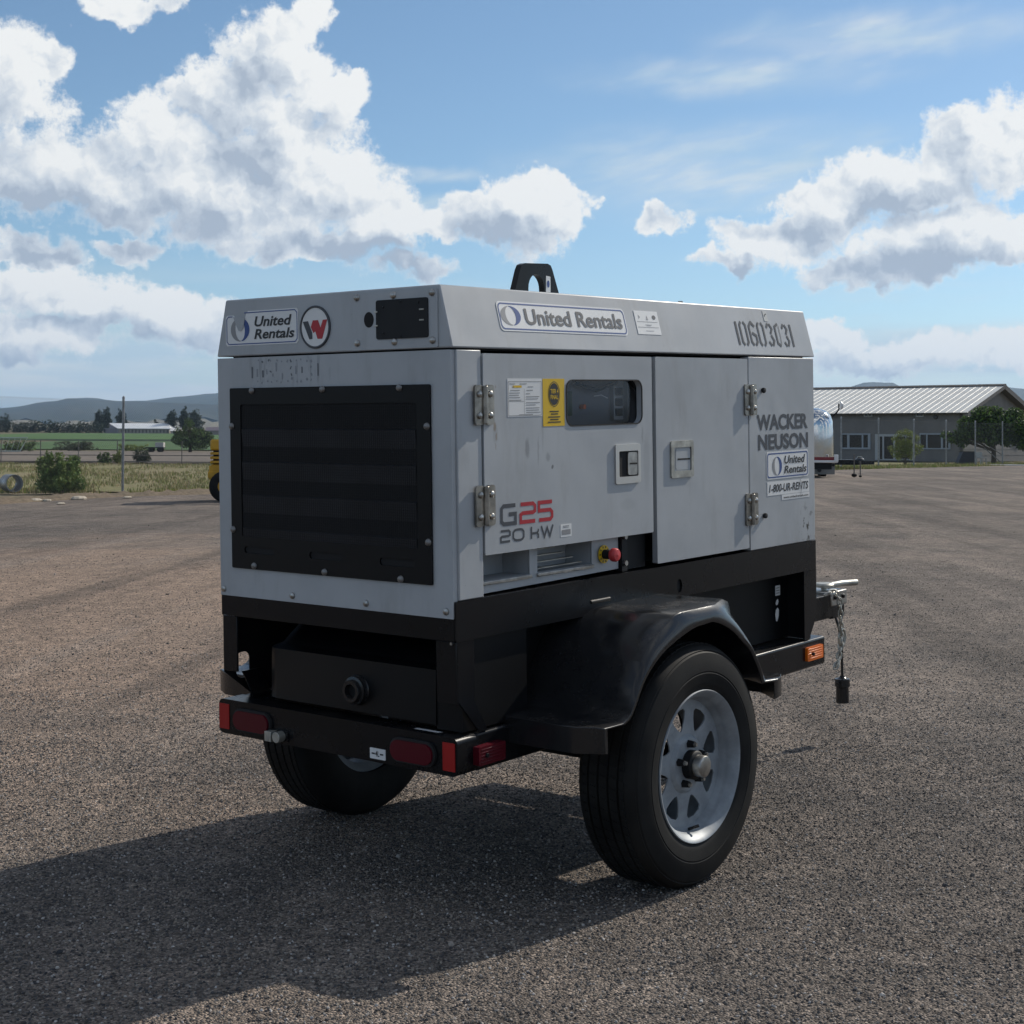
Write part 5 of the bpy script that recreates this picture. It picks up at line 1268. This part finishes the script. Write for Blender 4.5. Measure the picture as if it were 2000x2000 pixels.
b = MB(); b.box(.2, 1.1, -.46, .46, 1.85, 1.90); b.build('overhead_guard', m_flat, e)
b = MB(); b.box(.35, .75, -.25, .25, .75, .88); b.box(.28, .36, -.25, .25, .88, 1.2); b.build('seat', m_plast, e, bevel=.03)
for y in (-.32, .32): b = MB(); b.box(1.38, 1.48, y - .05, y + .05, .08, 1.9); b.box(1.5, 2.5, y - .05, y + .05, .06, .10); b.build('fork', m_flat, e)

# ======================================================================= right side: grey building
DB = 101.0; AL = R(38); HZ = lambda px: hy(px)
Cb = at(1880, DB, 0); du = (-HR * math.cos(AL) + HF * math.sin(AL)); dv = (HR * math.sin(AL) + HF * math.cos(AL))
def bw(px, py):
    """picture column/row on the front wall -> metres along the wall (leftwards from the corner) and height"""
    lat0 = (1880 - 1000) / FPX * DB; k = (px - 1000) / FPX
    u = (lat0 - k * DB) / (math.cos(AL) + k * math.sin(AL)); d = DB + u * math.sin(AL)
    return u, CAMP.z + (HZ(px) - py) / FPX * d
BLD = empty('workshop_building', Cb, 0, 'long grey building with a white ribbed metal roof on the right', 'building')
BLD.matrix_world = Matrix(((-du.x, dv.x, 0, Cb.x), (-du.y, dv.y, 0, Cb.y), (0, 0, 1, 0), (0, 0, 0, 1)))   # local x runs right along the wall, y to the back
m_bw = mat('grey_siding', (.185, .178, .172), .8, vary=(1.2, .08)); m_br = mat('white_roof_sheet', (.58, .58, .55), .5, vary=(.7, .06, (.52, .51, .475))); m_trim = mat('dark_fascia', (.085, .08, .078), .7)
m_bf = mat('blue_grey_frame', (.32, .36, .40), .5); m_glass = mat('dark_window_glass', (.012, .015, .020), .08, spec=.6); m_wf = mat('weathered_white_trim', (.42, .44, .45), .6)
LB, WB, EH, RH = 26.0, 13.0, bw(1840, 804)[1], 5.32
OV = .45
wl = [];
b = MB(); b.plate([(-LB, 0), (0, 0), (0, EH), (-LB, EH)], [], lambda u, v, l: (u, -l, v), -.2, 0); b.build('wall', m_bw, BLD, smooth=0)
b = MB(); b.plate([(0, 0), (WB, 0), (WB, EH), (WB / 2, RH - .12), (0, EH)], [], lambda u, v, l: (l, u, v), -.2, 0); b.build('gable_wall', m_bw, BLD, smooth=0)
b = MB(); b.plate([(0, 0), (WB, 0), (WB, EH), (WB / 2, RH - .12), (0, EH)], [], lambda u, v, l: (-LB + l, u, v), 0, .2); b.box(-LB, 0, WB - .2, WB, 0, EH); b.build('wall', m_bw, BLD, smooth=0)
nb = int(RH / .42)
for i in range(1, nb):
    z = i * .42; half = WB / 2 if z < EH else WB / 2 * (RH - z) / (RH - EH)
    if half < .4: continue
    b = MB(); b.box(.002, .014, WB / 2 - half + .05, WB / 2 + half - .05, z, z + .03); b.build('siding_lap', m_bw, BLD, smooth=0)
rf = MB(); 
def roofp(x, s, l):                                   # s: 0 at the eave, 1 at the ridge
    y0, z0 = -OV, EH - .06; y1, z1 = WB / 2, RH
    nl = math.hypot(y1 - y0, z1 - z0); return (x, y0 + (y1 - y0) * s - (z1 - z0) / nl * l, z0 + (z1 - z0) * s + (y1 - y0) / nl * l)
def roofq(x, s, l): p = roofp(x, s, l); return (p[0], WB - p[1], p[2])
for fn in (roofp, roofq): rf.add([fn(x, s, l) for l in (-.10, -.02) for x, s in ((-LB - .3, 0), (.55, 0), (.55, 1), (-LB - .3, 1))], [(3, 2, 1, 0), (4, 5, 6, 7), (0, 1, 5, 4), (1, 2, 6, 5), (3, 0, 4, 7)])
roof = rf.build('roof', m_trim, BLD, smooth=0)
npan = 54; pw = (LB + .85) / npan; pm = None
for i in range(npan):
    x0 = .55 - (i + 1) * pw
    if pm is None:
        b = MB(); xs = [(0, .0), (pw - .09, .0), (pw - .075, .015), (pw - .03, .015), (pw - .015, .0), (pw, .0)]
        b.grid([[roofp(x, s, l - .012) for x, l in xs] for s in (-.004, .33, .66, .996)]); pm = b.build('roof_panel', m_br, roof, smooth=0); pm.location.x = x0
    else:
        q = pm.copy(); COL.objects.link(q); q.parent = roof; q.location.x = x0
b = MB(); b.grid([[roofq(x, s, -.012) for x in (-LB - .3, .55)] for s in (0, 1)]); b.build('rear_roof_sheet', m_br, roof, smooth=0)
b = MB(); b.add([roofp(-LB - .3, .97, .06), roofp(.56, .97, .06), (.56, WB / 2, RH + .10), (-LB - .3, WB / 2, RH + .10), roofq(-LB - .3, .97, .06), roofq(.56, .97, .06)], [(0, 1, 2, 3), (3, 2, 5, 4)]); b.build('ridge_cap', m_trim, roof, smooth=0)
b = MB(); b.add([roofp(.56, 0, -.22), roofp(.56, 1, -.22), roofp(.56, 1, .03), roofp(.56, 0, .03)], [(0, 1, 2, 3)]); b.add([roofq(.56, 0, -.30), roofq(.56, 1, -.30), roofq(.56, 1, .03), roofq(.56, 0, .03)], [(3, 2, 1, 0)])
b.add([roofq(.56, 0, -.30), roofq(.56, 1, -.30), roofq(.0, 1, -.30), roofq(.0, 0, -.30)], [(0, 1, 2, 3)]); b.build('barge_board', m_trim, BLD, smooth=0)
def window(name, x0, x1, y0, y1, panes, fm, sub='pane', fw=.07, door=False):
    (ua, zt), (ub, _) = bw(x0, y0), bw(x1, y0); zb = bw((x0 + x1) / 2, y1)[1]; ua, ub = -ua, -ub
    hs = []
    for q0, q1, r0, r1 in panes:
        a, c = -bw(q0, r0)[0], -bw(q1, r0)[0]; hs.append([(a, bw(q0, r1)[1]), (c, bw(q0, r1)[1]), (c, bw(q0, r0)[1]), (a, bw(q0, r0)[1])])
    b = MB(); b.plate([(ua, zb), (ub, zb), (ub, zt), (ua, zt)], hs, lambda u, v, l: (u, -l, v), .004, .07); f = b.build(name, fm, BLD, smooth=0)
    for h in hs:
        g = MB(); g.add([(h[0][0] - .01, -.02, h[0][1] - .01), (h[1][0] + .01, -.02, h[0][1] - .01), (h[1][0] + .01, -.02, h[2][1] + .01), (h[0][0] - .01, -.02, h[2][1] + .01)], [(0, 1, 2, 3)]); g.build(sub, m_glass, f, smooth=0)
    return f
window('window', 1644, 1701, 846.5, 877.5, [(1646, 1655.5, 849, 874), (1660, 1684, 849.5, 874), (1687, 1696, 849, 874)], m_bf)
window('window', 1797, 1857, 846, 877.5, [(1798.6, 1809.6, 849, 875), (1812.4, 1838.6, 849, 875), (1842.5, 1853, 849, 875)], m_bf)
window('glass_door', 1710, 1784, 848, 899, [(1719, 1724.4, 852.5, 897), (1727.5, 1745.5, 852.5, 896), (1749.3, 1768, 852.5, 896), (1770.6, 1782, 852.5, 896)], m_wf)
window('vent', 1688, 1704.5, 805.8, 814, [(1690.5, 1695.3, 807.3, 812.3), (1697.3, 1703, 807.3, 812.3)], m_wf, 'vent_opening')
window('vent', 1789.5, 1804.5, 805.3, 814.4, [(1791.2, 1803.2, 806.6, 812.2)], m_wf, 'vent_opening')
u_, z_ = bw(1828, 815); b = MB(); b.lathe([(.0, .10), (.10, .10), (.17, .04), (.17, .0)], lambda u, v, l: (-u_ + u, -l, z_ + v * .8), n=20); b.build('wall_lamp', m_trim, BLD)

# silver travel trailer seen from behind, half hidden by the generator
m_alu = mat('polished_aluminium', (.62, .62, .62), .10, 1.0, vary=(3, .04)); m_alu2 = mat('seam_strip', (.85, .86, .86), .25, 1.0); m_stripe = mat('dark_red_stripe', (.20, .015, .02), .4); m_wb = mat('white_bumper', (.70, .69, .68), .45)
DT = 53.5; e = empty('silver_trailer', at(1566, DT, 0), 0, 'rounded silver travel trailer with a red stripe half hidden behind the generator', 'trailer')
ra = R(-6); ex = HR * math.cos(ra) + HF * math.sin(ra); ey = -HR * math.sin(ra) + HF * math.cos(ra)
e.matrix_world = Matrix(((ex.x, ey.x, 0, e.location.x), (ex.y, ey.y, 0, e.location.y), (0, 0, 1, 0), (0, 0, 0, 1)))
hw, zb, zt = 1.19, .56, 2.50
def sect(t, s):
    """t: 0..1 across from right sill over the roof to left sill; s scales the end cap inwards"""
    pts = [(1.0, 0.0), (1.0, .30), (.995, .55), (.97, .74), (.90, .86), (.76, .94), (.55, .985), (.28, 1.0)]
    al = pts + [(-x, z) for x, z in [(0.0, 1.0)] + pts[::-1]] if False else pts + [(0, 1.0)] + [(-x, z) for x, z in pts[::-1]]
    i = min(int(t * (len(al) - 1)), len(al) - 2); f = t * (len(al) - 1) - i
    x = al[i][0] * (1 - f) + al[i + 1][0] * f; z = al[i][1] * (1 - f) + al[i + 1][1] * f
    return x * hw * s, zb + (zt - zb) * z * (1 - (1 - s) * .55)
rings = [(0.0, .0), (.02, .42), (.05, .62), (.12, .78), (.25, .89), (.45, .96), (.75, 1.0), (3, 1.0), (5.6, 1.0), (6.0, .95), (6.3, .8), (6.42, .4), (6.45, 0)]
b = MB(); b.grid([[(lambda q: (q[0], y, q[1]))(sect(i / 48, s)) for i in range(49)] for y, s in rings]); b.build('body', m_alu, e, smooth=70)
for xx in (.30, .78):
    b = MB(); ps = []
    for i in range(15):
        z = zb + .1 + (zt - zb) * .80 * i / 14; yy = .02 + .25 * max(0, xx / hw) ** 2 * 1.6 + .18 * max(0, (z - 1.7)) ** 2 * 2
        ps.append((xx - .06 * max(0, z - 1.4), yy - .06, z))
    b.tube(ps, .022, 6); b.build('seam', m_alu2, e)
b = MB(); b.box(-1.2, 1.18, -.03, .02, zb + .06, zb + .17); b.box(1.185, 1.20, .02, 5.6, zb + .06, zb + .17); b.build('stripe', m_stripe, e, bevel=.01)
b = MB(); b.box(-1.25, 1.25, -.12, .10, zb - .03, zb + .055); b.box(1.12, 1.26, -.13, .10, zb + .0, zb + .26); b.build('bumper', m_wb, e, bevel=.02)
b = MB(); b.box(-1.1, 1.05, .1, 6.0, .30, zb - .035); b.build('chassis', m_flat, e)
b = MB(); b.box(-1.15, 1.16, .12, .16, .12, zb - .04); b.build('lower_sheet', mat('plain_grey', (.20, .195, .185), .7), e)  # plain grey sheet across the tail below the bumper
for x, y in ((1.0, 2.6), (1.0, 3.5), (-1.0, 2.6), (-1.0, 3.5)): b = MB(); b.cyl((x - .1, y, .33), (x + .1, y, .33), .33, n=20); b.build('wheel', m_tyre, e)
for x, z, r in ((.62, .27, .07), (1.10, .45, .045), (.20, .44, .09)): b = MB(); b.cyl((x, .02, z), (x, .119, z), r, n=14); b.build('rubber_bump', m_rubber, e)
b = MB(); b.cyl((.30, -.02, .0), (.30, -.02, .5), .05, n=10, mat=0); b.build('stabiliser', [m_wb], e)
b = MB(); b.tube([(1.08, .3, 2.16), (1.24, .3, 2.30), (1.32, .3, 2.42), (1.32, .3, 2.62)], .028, 8, 0); b.lathe([(.0, .06), (.09, .05), (.15, .0), (.145, -.01), (.0, .0)], lambda u, v, l: (1.39 + l * 1.6, .3 + u, 2.56 + v), n=16, mat=1); b.build('mirror_arm', [m_flat, m_wb], e)
# wheeled prop stands beside it
for px, hgt, r, lb in ((1668.5, .82, .085, 'taller thin prop stand with a round foot right of the silver trailer'), (1680.5, .55, .05, 'shorter thin prop stand with a small foot right of the silver trailer')):
    e = empty('prop_stand', at(px, 54.0, 0), math.atan2(HR.y, HR.x), lb, 'stand', 'thin stands beside the silver trailer')
    b = MB(); b.cyl((0, 0, .08), (0, 0, hgt), .022, n=10); b.cyl((-.03, 0, hgt), (.03, 0, hgt), .018, n=8); b.build('pole', m_dpipe, e)
    b = MB(); b.lathe([(.0, -r * .9), (r, -r * .5), (r * 1.15, 0), (r, r * .5), (.0, r * .9)], lambda u, v, l: (u, v, r + l), n=16); b.build('foot', m_tyre, e)
# low black utility trailer in front of the building
e = empty('utility_trailer', at(1640, 72.0, 0), math.atan2(HR.y, HR.x) + R(4), 'low black flatbed trailer with its tongue pointing right', 'trailer')
b = MB(); b.box(-3.2, .75, -.5, .9, .20, .44); b.build('bed', m_black, e, bevel=.01)
b = MB(); b.add([(.75, -.4, .2), (.75, .8, .2), (1.75, .2, .22), (.75, -.4, .42), (.75, .8, .42), (1.75, .2, .36)], [(0, 1, 2), (3, 5, 4), (0, 2, 5, 3), (1, 4, 5, 2), (0, 3, 4, 1)]); b.build('tongue', m_black, e)
b = MB(); b.lathe([(.0, .0), (.24, .02), (.22, .16), (.12, .24), (.0, .26)], lambda u, v, l: (1.0 + u, .1 + v, .31 + l), n=16, mat=0); b.box(.90, 1.10, .02, .18, .56, .60, 1); b.build('winch_box', [m_plast, m_worn], e)
for x in (-1.5, -.7):
    for y in (-.62, 1.02): b = MB(); b.cyl((x, y - .1, .3), (x, y + .1, .3), .30, n=18); b.build('wheel', m_tyre, e)
# odds and ends under the broad tree
e = empty('dark_bin', at(1889, 92.5, 0), math.atan2(HR.y, HR.x), 'dark bin with slanted side under the left of the broad tree', 'bin')
b = MB(); b.plate([(-.55, 0), (.5, 0), (.5, .72), (-.25, .72)], [], lambda u, v, l: (u, l, v), 0, .7); b.build('body', mat('dark_blue_plastic', (.02, .022, .035), .5), e, bevel=.03)
b = MB(); b.box(-.3, .53, -.04, .74, .725, .76); b.build('bin_lid', m_plast, e, bevel=.01)
m_chair = mat('white_plastic', (.45, .45, .43), .5)
e = empty('garden_chair', at(1917, 91.8, 0), math.atan2(HR.y, HR.x) + R(20), 'small white garden chair left of the tree trunk', 'chair')
b = MB(); b.box(-.22, .22, -.2, .22, .36, .40); b.build('seat', m_chair, e, bevel=.01)
b = MB(); b.box(-.22, .22, .20, .24, .40, .72); b.build('backrest', m_chair, e, bevel=.01)
for x in (-.2, .2):
    for y in (-.18, .2): b = MB(); b.box(x - .02, x + .02, y - .02, y + .02, 0, .36); b.build('leg', m_chair, e)
b = MB(); q = MB(); b.tube([(-.35, 0, .95), (.62, 0, .12)], .03, 8); b.tube([(.0, .05, 1.02), (.72, .05, .55)], .025, 8)
o = b.build('leaning_poles', mat('grey_wood', (.22, .21, .19), .8), label='pair of slanting grey poles leaning against the tree trunk', cat='poles'); o.location = at(1934, 91.5, .02); o.rotation_euler.z = math.atan2(HR.y, HR.x)
m_plank = mat('pale_timber', (.55, .48, .38), .7, vary=(3, .15))
for i, (px, d, w_, c, lb) in enumerate(((1955, 86.2, .9, m_plank, 'tan plank lying at the yard edge below the fence post'), (1990, 85.2, 1.5, m_wb, 'white board lying at the yard edge at the far right'))):
    b = MB(); b.box(-w_, w_, -.10, .10, .02, .07); o = b.build('plank', c, bevel=.004, label=lb, cat='plank', group='boards lying at the yard edge'); o.location = at(px, d, 0); o.rotation_euler.z = math.atan2(HR.y, HR.x) + R(5 - 8 * i)
# ======================================================================= the air
Mh = bpy.data.materials.new('air_haze'); Mh.use_nodes = True; th = Mh.node_tree
for nd in list(th.nodes): th.nodes.remove(nd)
oh = th.nodes.new('ShaderNodeOutputMaterial'); vh = th.nodes.new('ShaderNodeVolumePrincipled')
vh.inputs['Color'].default_value = (.44, .68, 1.0, 1); vh.inputs['Density'].default_value = HAZE; vh.inputs['Anisotropy'].default_value = .2
th.links.new(vh.outputs[0], oh.inputs['Volume'])
b = MB(); b.box(-11000, 11000, -11000, 11000, -2.0, 420.0); b.build('haze', Mh, smooth=0, kind='stuff')
